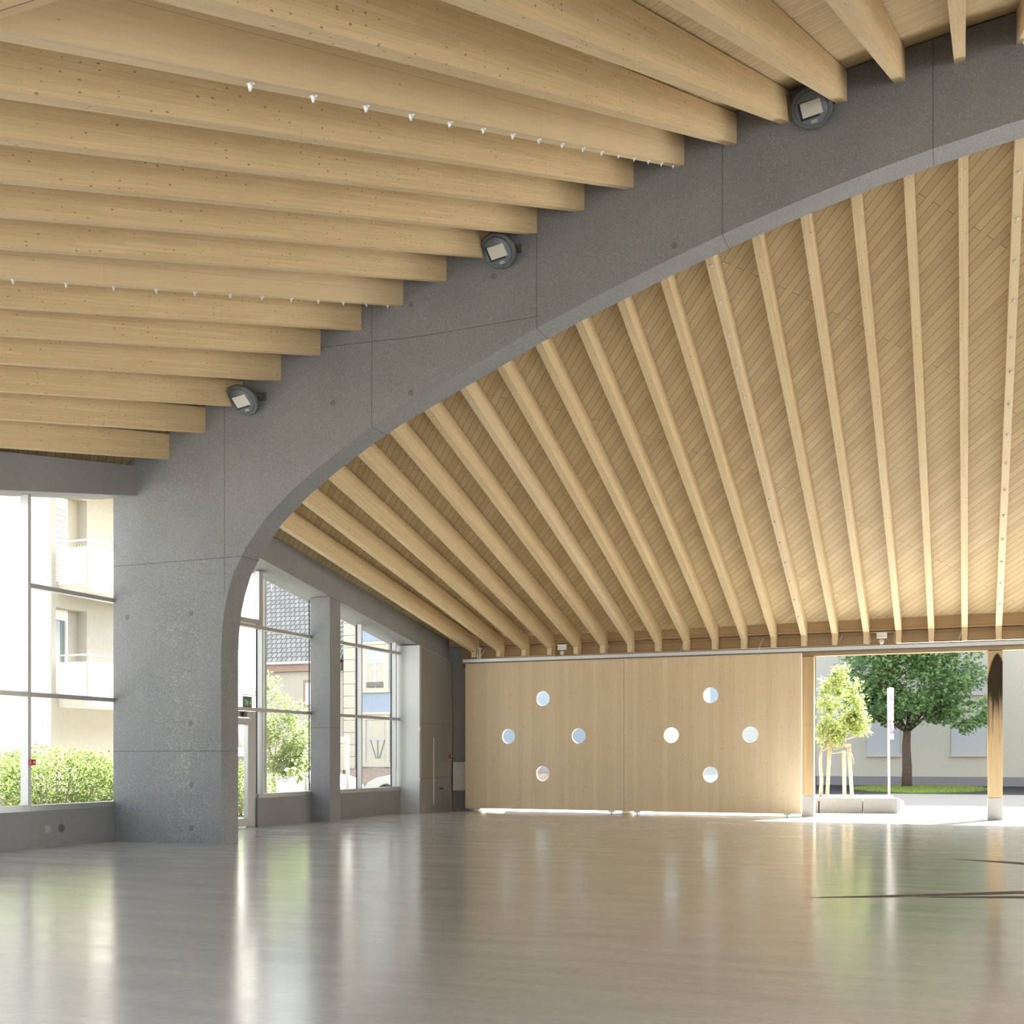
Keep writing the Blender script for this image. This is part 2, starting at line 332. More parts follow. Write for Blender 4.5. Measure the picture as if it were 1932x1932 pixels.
# roof tiles
m, n, l, p = newmat('grey roof tiles'); M['tiles'] = m
uvn = n.new('ShaderNodeUVMap'); br = n.new('ShaderNodeTexBrick'); br.inputs['Scale'].default_value = 1; br.inputs['Brick Width'].default_value = .30; br.inputs['Row Height'].default_value = .34; br.inputs['Mortar Size'].default_value = .035; br.inputs['Mortar Smooth'].default_value = .6
br.inputs['Color1'].default_value = (.33, .335, .33, 1); br.inputs['Color2'].default_value = (.25, .255, .25, 1); br.inputs['Mortar'].default_value = (.10, .105, .11, 1)
l.new(uvn.outputs[0], br.inputs['Vector']); l.new(br.outputs['Color'], p.inputs['Base Color']); p.inputs['Roughness'].default_value = .45
b = n.new('ShaderNodeBump'); b.inputs['Distance'].default_value = .05; b.inputs['Strength'].default_value = 1; l.new(mth(n, l, 'SUBTRACT', 1, br.outputs['Fac']), b.inputs['Height']); l.new(b.outputs[0], p.inputs['Normal'])
# scorched post: soot mark with its own outline on the post face
m, n, l, p = newmat('scorched post timber'); M['scorch'] = m
p_col = (.46, .345, .20)
tc = n.new('ShaderNodeTexCoord'); s3 = n.new('ShaderNodeSeparateXYZ'); l.new(tc.outputs['Object'], s3.inputs[0])
mp = n.new('ShaderNodeMapping'); mp.inputs['Scale'].default_value = (30, 30, 1.2); l.new(tc.outputs['Object'], mp.inputs[0])
ng = n.new('ShaderNodeTexNoise'); ng.inputs['Scale'].default_value = 1; ng.inputs['Detail'].default_value = 5; l.new(mp.outputs[0], ng.inputs['Vector'])
c = mixc(n, l, ng.outputs[0], tuple(x*.8 for x in p_col), tuple(x*1.25 for x in p_col))
h = mth(n, l, 'SUBTRACT', 4.0, s3.outputs[2])                        # distance below the tip of the mark
wd = mth(n, l, 'MULTIPLY', mth(n, l, 'SQRT', mth(n, l, 'MAXIMUM', h, 0)), .31)
dx = mth(n, l, 'ABSOLUTE', mth(n, l, 'SUBTRACT', s3.outputs[0], .045))
e1 = mth(n, l, 'MULTIPLY', mth(n, l, 'SUBTRACT', wd, dx), 25, True)
nz = mth(n, l, 'MULTIPLY', mth(n, l, 'SUBTRACT', ng.outputs[0], .5), 2.6)
e2 = mth(n, l, 'MULTIPLY', mth(n, l, 'SUBTRACT', mth(n, l, 'ADD', 1.9, nz), h), 1.1, True)
e = mth(n, l, 'MULTIPLY', e1, e2)
c = mixc(n, l, mth(n, l, 'MULTIPLY', e, .93), c, (.004, .004, .005)); l.new(c, p.inputs['Base Color']); p.inputs['Roughness'].default_value = .9; p.inputs['Specular IOR Level'].default_value = .1

# ---------------------------------------------------------------- hall geometry
YA0, YA1 = 16.6, 17.1          # concrete arch front and back
XL, XR = -14.25, 22.25         # inner faces of the glazed side walls (arch symmetric about x = 4)
YB = 29.8                      # back wall
YF = 3.5                       # front wall
SP = .768; RW = .14; RD = .45; XK0 = -.06
def Zb(x): u = x-4; return 11.1015 - .0145411*u*u - 8.99e-7*u**4     # underside of rafters at the arch
def eaveF(x): t = min(1, max(0, (-x)/13)); return 4.62 - .17*t
def eaveN(x): t = min(1, max(0, (-x-4)/9)); return 4.50 - .30*t*t
def zfar(x, y): return Zb(x) + (eaveF(x)-Zb(x))*(y-YA1)/(29.5-YA1)
def znear(x, y): return Zb(x) + (eaveN(x)-Zb(x))*(YA0-y)/13.1
# floor, ground
fl = MB().box(XL-.35, XR+.35, YF-.3, YB+.25, -.3, 0).build('floor', M['floor']); struct(fl)
gd = MB(); gd.box(-60, 60, -60, 38.2, -.45, -.302); gd = gd.build('ground', M['pave']); struct(gd)
pv = MB(); pv.box(-14.62, 60, YB+.26, 38.2, -.3, -.012); struct(pv.build('pavement', M['pave']), 'pale sunlit paving outside the open doorway')
pf = MB(); pf.box(-14.62, 40, -30, YF-.31, -.3, -.012); struct(pf.build('forecourt', M['pave']))
rd = MB(); rd.box(-60, 60, 38.21, 110, -.3, -.03); struct(rd.build('road', M['asphalt']))
sw = MB(); sw.box(-60, -14.63, 29.5, 38.2, -.3, -.03); struct(sw.build('side_street', M['asphalt']))
gr = MB(); gr.box(-60, -14.63, -20, 29.49, -.3, -.02); struct(gr.build('garden_strip', M['gravel']))
# worn joints in the floor
j = MB(); j.face([(-1.63, 12.53, .003), (-.63, 12.99, .003), (-.61, 13.08, .003), (.59, 13.80, .003), (2.2, 14.7, .003), (2.2, 15.1, .003), (.60, 14.08, .003), (-.65, 13.20, .003)])
j.face([(-.60, 13.02, .003), (.59, 13.36, .003), (2.2, 13.8, .003), (2.2, 14.0, .003), (.59, 13.57, .003)])
tag(j.build('floor_joint', M['groove'], weld=False), 'long dark wedge-shaped worn joint in the floor, nearer of two at right', 'floor joint', 'worn joints in the polished floor')
j = MB(); j.face([(-.22, 18.14, .003), (.50, 17.76, .003), (2.2, 16.6, .003), (2.2, 17.3, .003), (.51, 18.0, .003)])
tag(j.build('floor_joint', M['groove'], weld=False), 'short thin dark joint in the floor, farther of two at right', 'floor joint', 'worn joints in the polished floor')

# arch
intr = [(-11.95, 0), (-11.95, 3.3), (-11.93, 3.7), (-11.88, 4.07), (-11.80, 4.38), (-11.69, 4.68), (-11.44, 5.10), (-11.06, 5.55), (-10.52, 6.00), (-10.07, 6.30), (-9.6, 6.58), (-9.14, 6.83), (-8.71, 7.05), (-7.87, 7.40), (-7.02, 7.75), (-6.22, 8.09), (-5.35, 8.41), (-4.16, 8.81), (-3.16, 9.12), (-2.14, 9.39), (-1.16, 9.62), (-.45, 9.76), (.48, 9.91), (1.6, 10.05), (2.8, 10.13), (4, 10.16)]
intr = intr + [(8-x, z) for x, z in intr[-2::-1]]
top = [(x, Zb(x)+RD-.01) for x in [-14.7+1.1*i*1.0 for i in range(35)] if x < 22.7]
mb = MB(); poly = [(-14.27, 0)] + intr + [(22.6, 0), (22.6, Zb(22.6)+RD-.01)] + [t for t in reversed(top) if -14.0 < t[0] < 22.6] + [(-14.27, Zb(-14.27)+RD-.01)]
mb.prism(poly, 'y', YA0, YA1)
ar = mb.build('concrete_arch', M['arch'])
tag(ar, 'huge grey exposed-aggregate concrete arch rising from the floor up to the right', 'arch')

# ceilings
def ceiling(fz, y0, y1):
    mb = MB(); xs = [-14.62 + .383*i for i in range(98)]
    N = 26
    for a, bx in zip(xs, xs[1:]):
        for k in range(N):
            ya = y0+(y1-y0)*k/N; yb = y0+(y1-y0)*(k+1)/N
            for dz, rev in ((RD, True), (RD+.22, False)):
                q = [(a, ya, fz(a, ya)+dz), (bx, ya, fz(bx, ya)+dz), (bx, yb, fz(bx, yb)+dz), (a, yb, fz(a, yb)+dz)]
                uv = [(p[0], p[1]) for p in q]
                mb.face(q[::-1] if rev else q, uv[::-1] if rev else uv)
    for y in (y0, y1):
        for a, bx in zip(xs, xs[1:]):
            mb.face([(a, y, fz(a, y)+RD), (bx, y, fz(bx, y)+RD), (bx, y, fz(bx, y)+RD+.22), (a, y, fz(a, y)+RD+.22)])
    for a in (xs[0], xs[-1]):
        mb.face([(a, y0, fz(a, y0)+RD), (a, y1, fz(a, y1)+RD), (a, y1, fz(a, y1)+RD+.22), (a, y0, fz(a, y0)+RD+.22)])
    return struct(mb.build('ceiling', M['deck']))
def zf2(x, y): return Zb(x) if y < YA1 else zfar(x, y)
ceiling(zfar, YA1-.25, 31.0); ceiling(znear, 2.6, YA1-.25)

# rafters
def rafter(k, far):
    x = (-.02 if far else XK0) - SP*k; xe = -.753*k if far else x   # the far rafters fan in slightly towards the eave
    x0, x1 = x-RW/2, x+RW/2; e0, e1 = xe-RW/2, xe+RW/2
    solid = k in (11, 5, -1)
    if far: ya, yb, fz = YA1, 29.55, zfar
    else: ya, yb, fz = YA0, 2.75, znear
    mb = MB(); mt = M['solid'] if solid else M['beam']
    L = math.hypot(yb-ya, fz(x, yb)-fz(x, ya))
    za, zb = fz(x, ya), fz(xe, yb); T = RD-.015
    A = [(x0, ya, za), (x1, ya, za), (x1, ya, za+T), (x0, ya, za+T)]; B = [(e0, yb, zb), (e1, yb, zb), (e1, yb, zb+T), (e0, yb, zb+T)]
    if far: B[2] = (e1, YB, fz(xe, YB)+T); B[3] = (e0, YB, fz(xe, YB)+T)
    vv = [0, RW, RW+T, 2*RW+T, 2*RW+2*T]
    for i in range(4):
        jx = (i+1) % 4; mb.face([A[i], A[jx], B[jx], B[i]], [(0, vv[i]), (0, vv[i+1]), (L, vv[i+1]), (L, vv[i])])
    mb.face(A)
    if far:
        mb.face([B[0], B[1], (e1, YB, 4.45), (e0, YB, 4.45)]); mb.face([B[1], B[2], (e1, YB, 4.45)]); mb.face([B[0], (e0, YB, 4.45), B[3]]); mb.face([(e0, YB, 4.45), (e1, YB, 4.45), B[2], B[3]])
    else: mb.face(B)
    i = 17-k
    side = 'beyond the arch' if far else 'before the arch'
    base = thing('roof_rafter', ('pale solid rafter with steel screws ' if solid else 'laminated rafter ') + side + ', %s from the left wall' % ORD[i], 'rafter', (x, ya, za), 'rafters beyond the arch' if far else 'rafters on the near side of the arch')
    mb.build('beam', mt, base)
    if far:
        nb = MB(); nb.vbox(e0+.01, e1-.01, 29.5, YB, 4.30, 4.70); nb.build('bearing_block', M['solid'], base)
    if solid:
        Ys = [18.6+.72*q for q in range(15)] if far else [16.2-.70*q for q in range(16)]
        def xa(y): return x + (xe-x)*(y-ya)/(yb-ya)
        sm = MB(); yq = Ys[0]; xq = xa(yq); zq = fz(xq, yq)
        sm.lathe((xq, yq, zq), (0, 0, -1), [(.030, 0), (.030, .005), (.014, .009), (.014, .028), (.009, .031), (.009, .045), (0, .047)], 10)
        s0 = sm.build('hanger_screw', M['steel'], base, origin=(xq, yq, zq))
        for y in Ys[1:]:
            q = s0.copy(); C.objects.link(q); q.parent = base; q.location = Vector((xa(y), y, fz(xa(y), y))) - Vector((x, ya, za))
for far in (True, False):
    for k in range(17, -5, -1): rafter(k, far)

# header and plate over the back openings
def wall_timber(yb0, yb1, name, lab, z0=4.07, z1=4.62, xs=(-13.3, 22.3)):
    return tag(MB().box(xs[0], xs[1], yb0, yb1, z0, z1).build(name, M['aged']), lab, 'beam')
wall_timber(YB+.02, YB+.3, 'header_beam', 'long weathered timber header above the sliding doors and the open doorway')
tag(MB().box(-13.66, 22.3, YB-.06, YB+.28, 4.64, 4.97).build('wall_plate', M['post']), 'paler timber plate between rafter ends above the header', 'beam')
wall_timber(YF-.3, YF, 'front_header', 'timber header over the front openings near the camera', 4.44, 4.6, (-13.7, 22.2))
# posts: wood shaft on concrete footing
def post(xc, wd, y0, y1, ztop, label, mat=None):
    t = thing('timber_post', label, 'post', (xc, (y0+y1)/2, 0), 'posts of the open hall side')
    MB().vbox(xc-wd/2, xc+wd/2, y0, y1, .54, ztop).build('shaft', mat or M['post'], t, bevel=.006)
    MB().box(xc-wd/2-.005, xc+wd/2+.005, y0-.005, y1+.005, -.02, .53).build('footing', M['footing'], t, bevel=.008)
    return t
post(-3.70, .30, YB, YB+.3, 4.06, 'timber post on concrete footing between sliding door and open doorway')
post(.68, .33, YB, YB+.3, 4.06, 'soot-blackened timber post on concrete footing right of the doorway', M['scorch'])
post(-8.42, .30, YB, YB+.3, 4.06, 'timber post hidden behind the meeting edges of the sliding doors')
post(-12.86, .38, YB, YB+.3, 4.06, 'timber post behind the left end of the sliding doors')
for i in range(1, 5): post(.68+4.38*i, .33, YB, YB+.3, 4.06, 'timber post along the open back of the hall, %s past the doorway' % ORD[i-1])
for i in range(-4, 5):
    if i in (-1, 0): continue
    post(1.4+4.38*i + (1.2 if i > 0 else -1.2), .33, YF-.3, YF, 4.44, 'timber post of the front openings, %s of the row' % ORD[i+4])
# sill strip at the door line
struct(MB().box(-13.5, 22.2, YB-.30, YB-.27, .0005, .004).build('trim_1', M['groove']))

# left wall: plinth, pillar, lintel, end wall
xl = XL
wm = MB()
wm.box(xl-.30, xl, YF, YA0, 0, .61); wm.box(xl-.30, xl, 21.1, 29.6, 0, .61)
wm.hexa([(xl-.02, 23.30, 0), (-13.75, 23.30, 0), (-13.75, 23.78, 0), (xl-.02, 23.78, 0), (xl-.02, 23.30, 5.24), (-13.75, 23.30, 5.24), (-13.75, 23.78, 5.16), (xl-.02, 23.78, 5.16)])
def lint(y0, zt0, zb0, y1, zt1, zb1): wm.hexa([(xl-.30, y0, zb0), (-13.75, y0, zb0), (-13.75, y1, zb1), (xl-.30, y1, zb1), (xl-.30, y0, zt0), (-13.75, y0, zt0), (-13.75, y1, zt1), (xl-.30, y1, zt1)])
lint(YA1, znear(-13.9, YA0)+RD-.04, 6.19, 30.1, 4.96, 4.22)
lint(YF-.3, znear(-13.9, 3.3)+RD-.1, 3.72, YA0, znear(-13.9, YA0)+RD-.1, 6.17)
struct(wm.build('wall_left', M['conc']))
# pier bases on the near part (out of frame to the left)
pm = MB()
for y in (6.0, 10.2): pm.box(xl-.31, -13.78, y, y+.5, 0, znear(-13.9, y)+RD-.2)
struct(pm.build('wall_left', M['conc']))
# back wall stub
struct(MB().box(-14.6, -13.07, 29.98, 30.3, 0, 4.93).build('wall_back', M['conc']))
# right side wall: glazed like the left one, never seen directly
rw = MB(); rw.box(XR, XR+.3, YF, YB+.3, 0, .61)
for y in (YF, 7.7, 12, 20.6, 25, 29.6): rw.box(XR-.1, XR+.3, y, y+.5, 0, Zb(XR)-.3 if 9 < y < 24 else 5.0)
struct(rw.build('wall_right', M['conc']))

# ---- windows in the left wall
GX = xl-.14
def zl(y): # lintel underside
    y = YA1 if YA0 < y < YA1 else y
    return 6.19 + (4.22-6.19)*(y-YA1)/(30.1-YA1) if y > YA1 else 3.72 + (6.17-3.72)*(y-YF+.3)/(YA0-YF+.3)
def window(idx, y0, y1, mulls, label, zlow=.61, tr=((2.50, 2.57), (4.29, 4.36)), door=None):
    t = bpy.data.objects.new('window_%d' % idx, None); C.objects.link(t); t.location = (xl, (y0+y1)/2, zlow); WORLD[t.name] = Vector(t.location); struct(t, label)
    f = MB()
    lo = door or y0
    f.box(xl-.22, xl-.021, lo, y1, zlow, zlow+.10)
    for ya_, yb_ in {1: [(y0, YA0-.002)], 2: [(lo, 23.298)], 3: [(23.782, y1)], 4: [(y0, y1)]}[idx]: f.box(xl-.022, xl-.005, ya_, yb_, zlow, zlow+.10)
    f.build('sill_frame', M['alu'], t, bevel=.004)
    f = MB()
    ys = ([(y1-.065, y1)] if idx == 4 else []) + [(m-.027, m+.027) for m in mulls]
    for a, b in ys:
        za = zlow+.1 if a >= lo-.06 else 2.57
        f.hexa([(xl-.16, a, za), (xl, a, za), (xl, b, za), (xl-.16, b, za), (xl-.16, a, zl(a)), (xl, a, zl(a)), (xl, b, zl(b)), (xl-.16, b, zl(b))])
    f.build('mullions', M['alup'], t)
    f = MB()
    for a, b in tr: 
        if a < min(zl(y0), zl(y1))-.1: f.box(xl-.12, xl-.021, y0, y1, a, b)
        if a < min(zl(y0), zl(y1))-.1:
            for ya_, yb_ in {1: [(y0, YA0-.002)], 2: [(YA1+.002, 23.298)], 3: [(23.782, y1)], 4: [(y0, y1)]}[idx]: f.box(xl-.022, xl+.003, ya_, yb_, a, b)
    f.build('transoms', M['alu'], t)
    g = MB()
    cuts = sorted([y0]+[m for m in mulls]+[y1])
    for c in cuts[1:-1] + ([23.47] if idx == 2 else []):
        za = zlow+.1 if c >= lo-.06 else 2.57
        g.box(GX-.01, GX+.012, c-.045, c-.028, za, zl(c)-.01)
    g.build('gasket', M['dark'], t)
    zs = [zlow+.1] + [q[0] for q in tr if q[0] < zl(y1)-.3] + [9]
    for a, b in zip(cuts, cuts[1:]):
        lows = zs if a >= lo-.06 else zs[1:]
        for z0, z1 in zip(lows, lows[1:]):
            q = [(GX, a, z0), (GX, b, z0), (GX, b, min(z1, zl(b))), (GX, a, min(z1, zl(a)))]
            MB().face(q).build('pane', M['glass'], t, weld=False)
    return t
window(1, 14.625, YA0+.24, [], 'tall window left of the concrete arch with the hedge and balconies behind it', door=None)
window(2, YA0+.25, 23.53, [21.30], 'tall window between arch and pillar above and beside the glazed door', door=21.15)
window(3, 23.54, 27.85, [25.73, 27.62], 'sloping-topped window right of the pillar facing the blue house')
window(4, YF, 14.62, [6.25, 8.1, 10.45, 12.5], 'windows of the near part of the left wall')
# door under the transom, behind the arch
d = bpy.data.objects.new('door_1', None); C.objects.link(d); d.location = (xl-.1, 19.9, 0); WORLD['door_1'] = Vector(d.location); struct(d, 'glazed grey aluminium exit door beside the arch')
f = MB()
f.box(xl-.14, xl-.04, 18.95, 21.10, 2.36, 2.49); f.box(xl-.14, xl-.04, 20.98, 21.10, 0, 2.36); f.box(xl-.14, xl-.04, 18.95, 19.07, 0, 2.36); f.build('door_frame', M['alu'], d, bevel=.004)
f = MB(); f.box(xl-.13, xl-.02, 19.08, 20.96, .03, .20); f.box(xl-.13, xl-.02, 19.08, 20.96, 2.20, 2.34); f.box(xl-.13, xl-.02, 20.78, 20.96, .2, 2.2); f.box(xl-.13, xl-.02, 19.08, 19.24, .2, 2.2)
leaf = f.build('door_leaf', M['alu'], d, bevel=.004)
MB().face([(xl-.08, 19.24, .2), (xl-.08, 20.78, .2), (xl-.08, 20.78, 2.2), (xl-.08, 19.24, 2.2)]).build('glass_pane', M['glass'], leaf, weld=False)
MB().box(xl-.03, xl+.03, 20.55, 20.67, 2.37, 2.47).build('door_closer', M['lamprim'], d, bevel=.005)
f = MB(); f.tube([(xl+.05, 19.32, .95), (xl+.05, 19.32, 1.5)], .014); f.bar((xl-.02, 19.32, 1.0), (xl+.05, 19.32, 1.0), .02, .02); f.bar((xl-.02, 19.32, 1.45), (xl+.05, 19.32, 1.45), .02, .02); f.build('door_handle', M['steel'], leaf)
# fixed side glass beside the door
MB().face([(xl-.08, YA1, .05), (xl-.08, 18.95, .05), (xl-.08, 18.95, 2.5), (xl-.08, YA1, 2.5)]).build('side_pane', M['glass'], d, weld=False)
# opening light above the door
f = MB(); y0, y1, z0, z1 = 19.5, 21.24, 4.42, 5.85
for a in ((y0, y1, 4.38, 4.48), (y0, y0+.08, 4.48, 5.7), (y1-.10, y1, 4.48, zl(21.24)-.02)): f.box(xl-.10, xl+.02, *a)
sash = f.build('vent_sash', M['alu'], bpy.data.objects['window_2'], bevel=.004)
# exit sign over the door
t = thing('exit_sign', 'small green running man exit sign standing above the glazed door', 'exit sign', (xl+.01, 20.72, 2.58))
f = MB(); f.box(xl-.01, xl+.02, 20.56, 20.86, 2.57, 2.80); f.build('sign_frame', M['lamprim'], t)
f = MB(); f.box(xl+.0205, xl+.024, 20.575, 20.845, 2.60, 2.745); f.build('sign_face', M['green'], t)
f = MB(); X = xl+.0255
f.face([(X, 20.79, 2.725), (X, 20.80, 2.725), (X, 20.80, 2.67), (X, 20.825, 2.67), (X, 20.795, 2.62), (X, 20.765, 2.67), (X, 20.79, 2.67)])
f.face([(X, 20.60, 2.73), (X, 20.65, 2.73), (X, 20.65, 2.615), (X, 20.635, 2.615), (X, 20.635, 2.715), (X, 20.615, 2.715), (X, 20.615, 2.615), (X, 20.60, 2.615)])
f.lathe((X-.001, 20.695, 2.715), (1, 0, 0), [(.011, 0), (.011, .001)], 10)
f.face([(X, 20.675, 2.70), (X, 20.71, 2.70), (X, 20.735, 2.67), (X, 20.725, 2.662), (X, 20.708, 2.678), (X, 20.706, 2.655), (X, 20.735, 2.63), (X, 20.722, 2.615), (X, 20.695, 2.643), (X, 20.672, 2.615), (X, 20.66, 2.625), (X, 20.684, 2.655), (X, 20.684, 2.682), (X, 20.665, 2.668), (X, 20.657, 2.677)])
f.build('pictogram', M['white'], t, weld=False)
f = MB(); f.box(xl-.005, xl+.03, 20.56, 20.86, 2.83, 2.845); f.bar((xl+.01, 20.565, 2.80), (xl+.01, 20.565, 2.84), .01, .01); f.bar((xl+.01, 20.855, 2.80), (xl+.01, 20.855, 2.84), .01, .01); f.build('lamp_bar', M['lamprim'], t)

# red call points
def callpoint(loc, label, ax):
    t = thing('fire_call_point', label, 'fire alarm', loc, 'red fire alarm call points')
    x, y, z = loc
    if ax == 'm': MB().box(x, x+.05, y-.05, y+.05, z-.05, z+.05).build('housing', M['red'], t, bevel=.006); MB().box(x+.05, x+.053, y-.01, y+.035, z-.02, z+.02).build('button_plate', M['white'], t)
    return t
callpoint((xl+.005, 14.62, 1.42), 'small red fire alarm call point on the window mullion at far left', 'm')
callpoint((-13.64, 29.74, 1.53), 'small red fire alarm call point on the cabinet near the back corner', 'm')
# cable strip and capped holes on the plinth
for (y, c, lab) in ((14.98, M['footing'], 'pale round capped core hole in the low wall under the left window'), (15.30, M['lamprim'], 'dark round capped core hole in the low wall beside the pale one')):
    tag(MB().lathe((xl, y, .30), (1, 0, 0), [(.07, -.01), (.07, .006), (.065, .008), (0, .008)], 24).build('core_hole_cap', c), lab, 'wall cap', 'round caps in the plinth')

# wall cabinet at the back left corner
t = thing('wall_cabinet', 'tall flush grey cabinet with a long vertical slot handle in the back left corner', 'cabinet', (-13.9, 28.9, 0))
f = MB(); f.hexa([(xl-.1, 27.86, 0), (-13.67, 27.86, 0), (-13.67, 29.97, 0), (xl-.1, 29.97, 0), (xl-.1, 27.86, 4.53), (-13.67, 27.86, 4.53), (-13.67, 29.97, 4.24), (xl-.1, 29.97, 4.24)]); f.build('body', M['alup'], t)
f = MB(); f.hexa([(-13.67, 27.88, .02), (-13.64, 27.88, .02), (-13.64, 29.95, .02), (-13.67, 29.95, .02), (-13.67, 27.88, 4.50), (-13.64, 27.88, 4.50), (-13.64, 29.95, 4.22), (-13.67, 29.95, 4.22)])
dr = f.build('door', M['cab'], t)
MB().box(-13.64, -13.632, 28.66, 28.70, .20, 2.04).build('slot_handle', M['white'], dr)
MB().box(-13.645, -13.636, 29.05, 29.32, .615, .65).build('vent_slot', M['black'], dr)
for z in (.89, 2.25): MB().tube([(-13.655, 27.86, z-.06), (-13.655, 27.86, z+.06)], .018).build('hinge', M['steel'], dr)
f = MB(); 
for z in (2.42, .93): f.box(-13.641, -13.6385, 27.88, 29.95, z, z+.008)
f.box(-13.641, -13.6385, 28.87, 28.876, .93, 2.42); f.build('panel_joint', M['groove'], dr)
# metal box on the back stub wall
t = thing('meter_box', 'pale metal wall box with two locks beside the sliding door', 'box', (-13.3, 29.98, .55))
MB().box(-13.6, -13.08, 29.86, 29.98, .55, 1.37).build('case', M['steel'], t, bevel=.006)
MB().box(-13.58, -13.10, 29.845, 29.86, .57, 1.35).build('lid', M['alup'], t, bevel=.004)
for z in (.72, 1.17): MB().lathe((-13.48, 29.845, z), (0, -1, 0), [(.014, 0), (.014, .012), (0, .012)], 12).build('lock', M['rope'], t)

# ---- sliding doors with round windows
def sliding(x0, x1, holes, y0, y1, z0, z1, label):
    t = thing('sliding_door', label, 'sliding door', ((x0+x1)/2, (y0+y1)/2, 0), 'boarded sliding doors')
    R = .205; N = 36
    def circ(c, r=R): return [(c[0]+r*math.cos(2*PI*i/N), c[1]+r*math.sin(2*PI*i/N)) for i in range(N)]
    out = [(x0, z0), (x1, z0), (x1, z1), (x0, z1)]; loops = [out] + [circ(h) for h in holes]
    pts = [p for lp in loops for p in lp]
    tri = tessellate_polygon([[Vector((p[0], p[1], 0)) for p in lp] for lp in loops])
    f = MB()
    for tr in tri:
        f.face([(pts[i][0], y0, pts[i][1]) for i in tr], [(pts[i][1], pts[i][0]) for i in tr]); f.face([(pts[i][0], y1, pts[i][1]) for i in reversed(tr)], [(pts[i][1], pts[i][0]) for i in reversed(tr)])
    for lp in loops:
        for i in range(len(lp)):
            a, b = lp[i], lp[(i+1) % len(lp)]; f.face([(a[0], y0, a[1]), (b[0], y0, b[1]), (b[0], y1, b[1]), (a[0], y1, a[1])], [(0, 0), (.05, 0), (.05, .1), (0, .1)])
    f.build('board_panel', M['panel'], t)
    for h in holes:
        MB().lathe((h[0], (y0+y1)/2, h[1]), (0, 1, 0), [(R-.002, -.008), (R-.002, .008)], N).build('round_window', M['glass'], t)
    for xx in (x0+.35, x1-.35):
        f = MB(); f.lathe((xx, (y0+y1)/2, .03), (0, 1, 0), [(.03, -.02), (.03, .02)], 14); f.box(xx-.09, xx+.09, y0+.03, y1-.03, .03, z0+.002); f.build('floor_roller', M['steel'], t)
    return t
hA = [(-10.77, 3.115), (-11.79, 2.085), (-9.74, 2.085), (-10.77, 1.055)]
hB = [(-6.14, 3.115), (-7.18, 2.085), (-5.11, 2.085), (-6.14, 1.055)]
sliding(-13.09, -8.47, hA, 29.60, 29.72, .07, 4.15, 'left boarded timber sliding door with four round windows in a diamond')
sB = sliding(-8.46, -3.84, hB, 29.60, 29.72, .07, 4.15, 'right boarded timber sliding door with four round windows next to the doorway')
MB().box(-3.839, -3.825, 29.60, 29.72, .07, 4.13).build('edge_strip', M['white'], sB)
# track
t = thing('door_track', 'long pale steel sliding door track running above the doors and doorway', 'track', (-13.15, 29.55, 4.2))
f = MB(); f.box(-13.15, 22, 29.56, 29.70, 4.17, 4.255); f.build('rail', M['steel'], t)
f = MB(); f.box(-13.15, 22, 29.565, 29.57, 4.135, 4.169); f.box(-13.15, -13.13, 29.56, 29.7, 4.05, 4.17); f.build('rail_lip', M['lamprim'], t)
f = MB(); f.tube([(-12.9, 29.6, 4.285), (-10.45, 29.6, 4.285), (-10.45, 29.55, 4.56), (-10.29, 29.55, 4.56)], .009, 6); f.tube([(-9.87, 29.55, 4.42), (-9.82, 29.6, 4.285), (-2.22, 29.6, 4.285), (-2.17, 29.55, 4.33), (-2.17, 29.55, 4.575), (-2.02, 29.55, 4.575)], .009, 6)
f.tube([(-1.76, 29.55, 4.575), (-1.60, 29.55, 4.575), (-1.60, 29.55, 4.32), (-1.54, 29.6, 4.285), (20, 29.6, 4.285)], .009, 6); f.build('conduit', M['alup'], t)
for x in [-12.66, -11.4, -9.0, -6.95, -4.9, -2.95, -.15, 3, 6]:
    MB().bar((x, 29.6, 4.25), (x+.09, 29.78, 4.56), .035, .012).build('strut', M['steel'], t)
f = MB(); f.box(-12.71, -12.69, 29.57, 29.62, 4.2, 4.56); f.box(-12.64, -12.62, 29.57, 29.62, 4.2, 4.56); f.box(-12.75, -12.58, 29.56, 29.63, 4.54, 4.57); f.build('hanger_rod', M['steel'], t)
def fixture(x, z, label):
    t = thing('emergency_light', label, 'emergency light', (x, 29.5, z), 'white emergency lights above the sliding track')
    MB().box(x-.12, x+.12, 29.46, 29.55, z, z+.14).build('light_box', M['white'], t, bevel=.008)
    MB().box(x-.10, x+.10, 29.455, 29.46, z+.03, z+.055).build('diffuser', M['led'], t)
    MB().lathe((x-.005, 29.5, z-.075), (0, -1, 0), [(.06, -.04), (.06, .015), (.045, .03), (.02, .035), (0, .035)], 20).build('detector', M['alup'], t)
    f = MB(); f.bar((x-.16, 29.52, z+.15), (x+.16, 29.52, z+.15), .02, .01); f.tube([(x-.02, 29.52, z-.12), (x-.03, 29.55, z-.17)], .006, 6); f.tube([(x+.01, 29.52, z-.12), (x+.03, 29.55, z-.17)], .006, 6); f.build('bracket', M['steel'], t)
fixture(-10.17, 4.42, 'white emergency light with round detector above the left sliding door')
fixture(-1.89, 4.42, 'white emergency light with round detector above the open doorway')

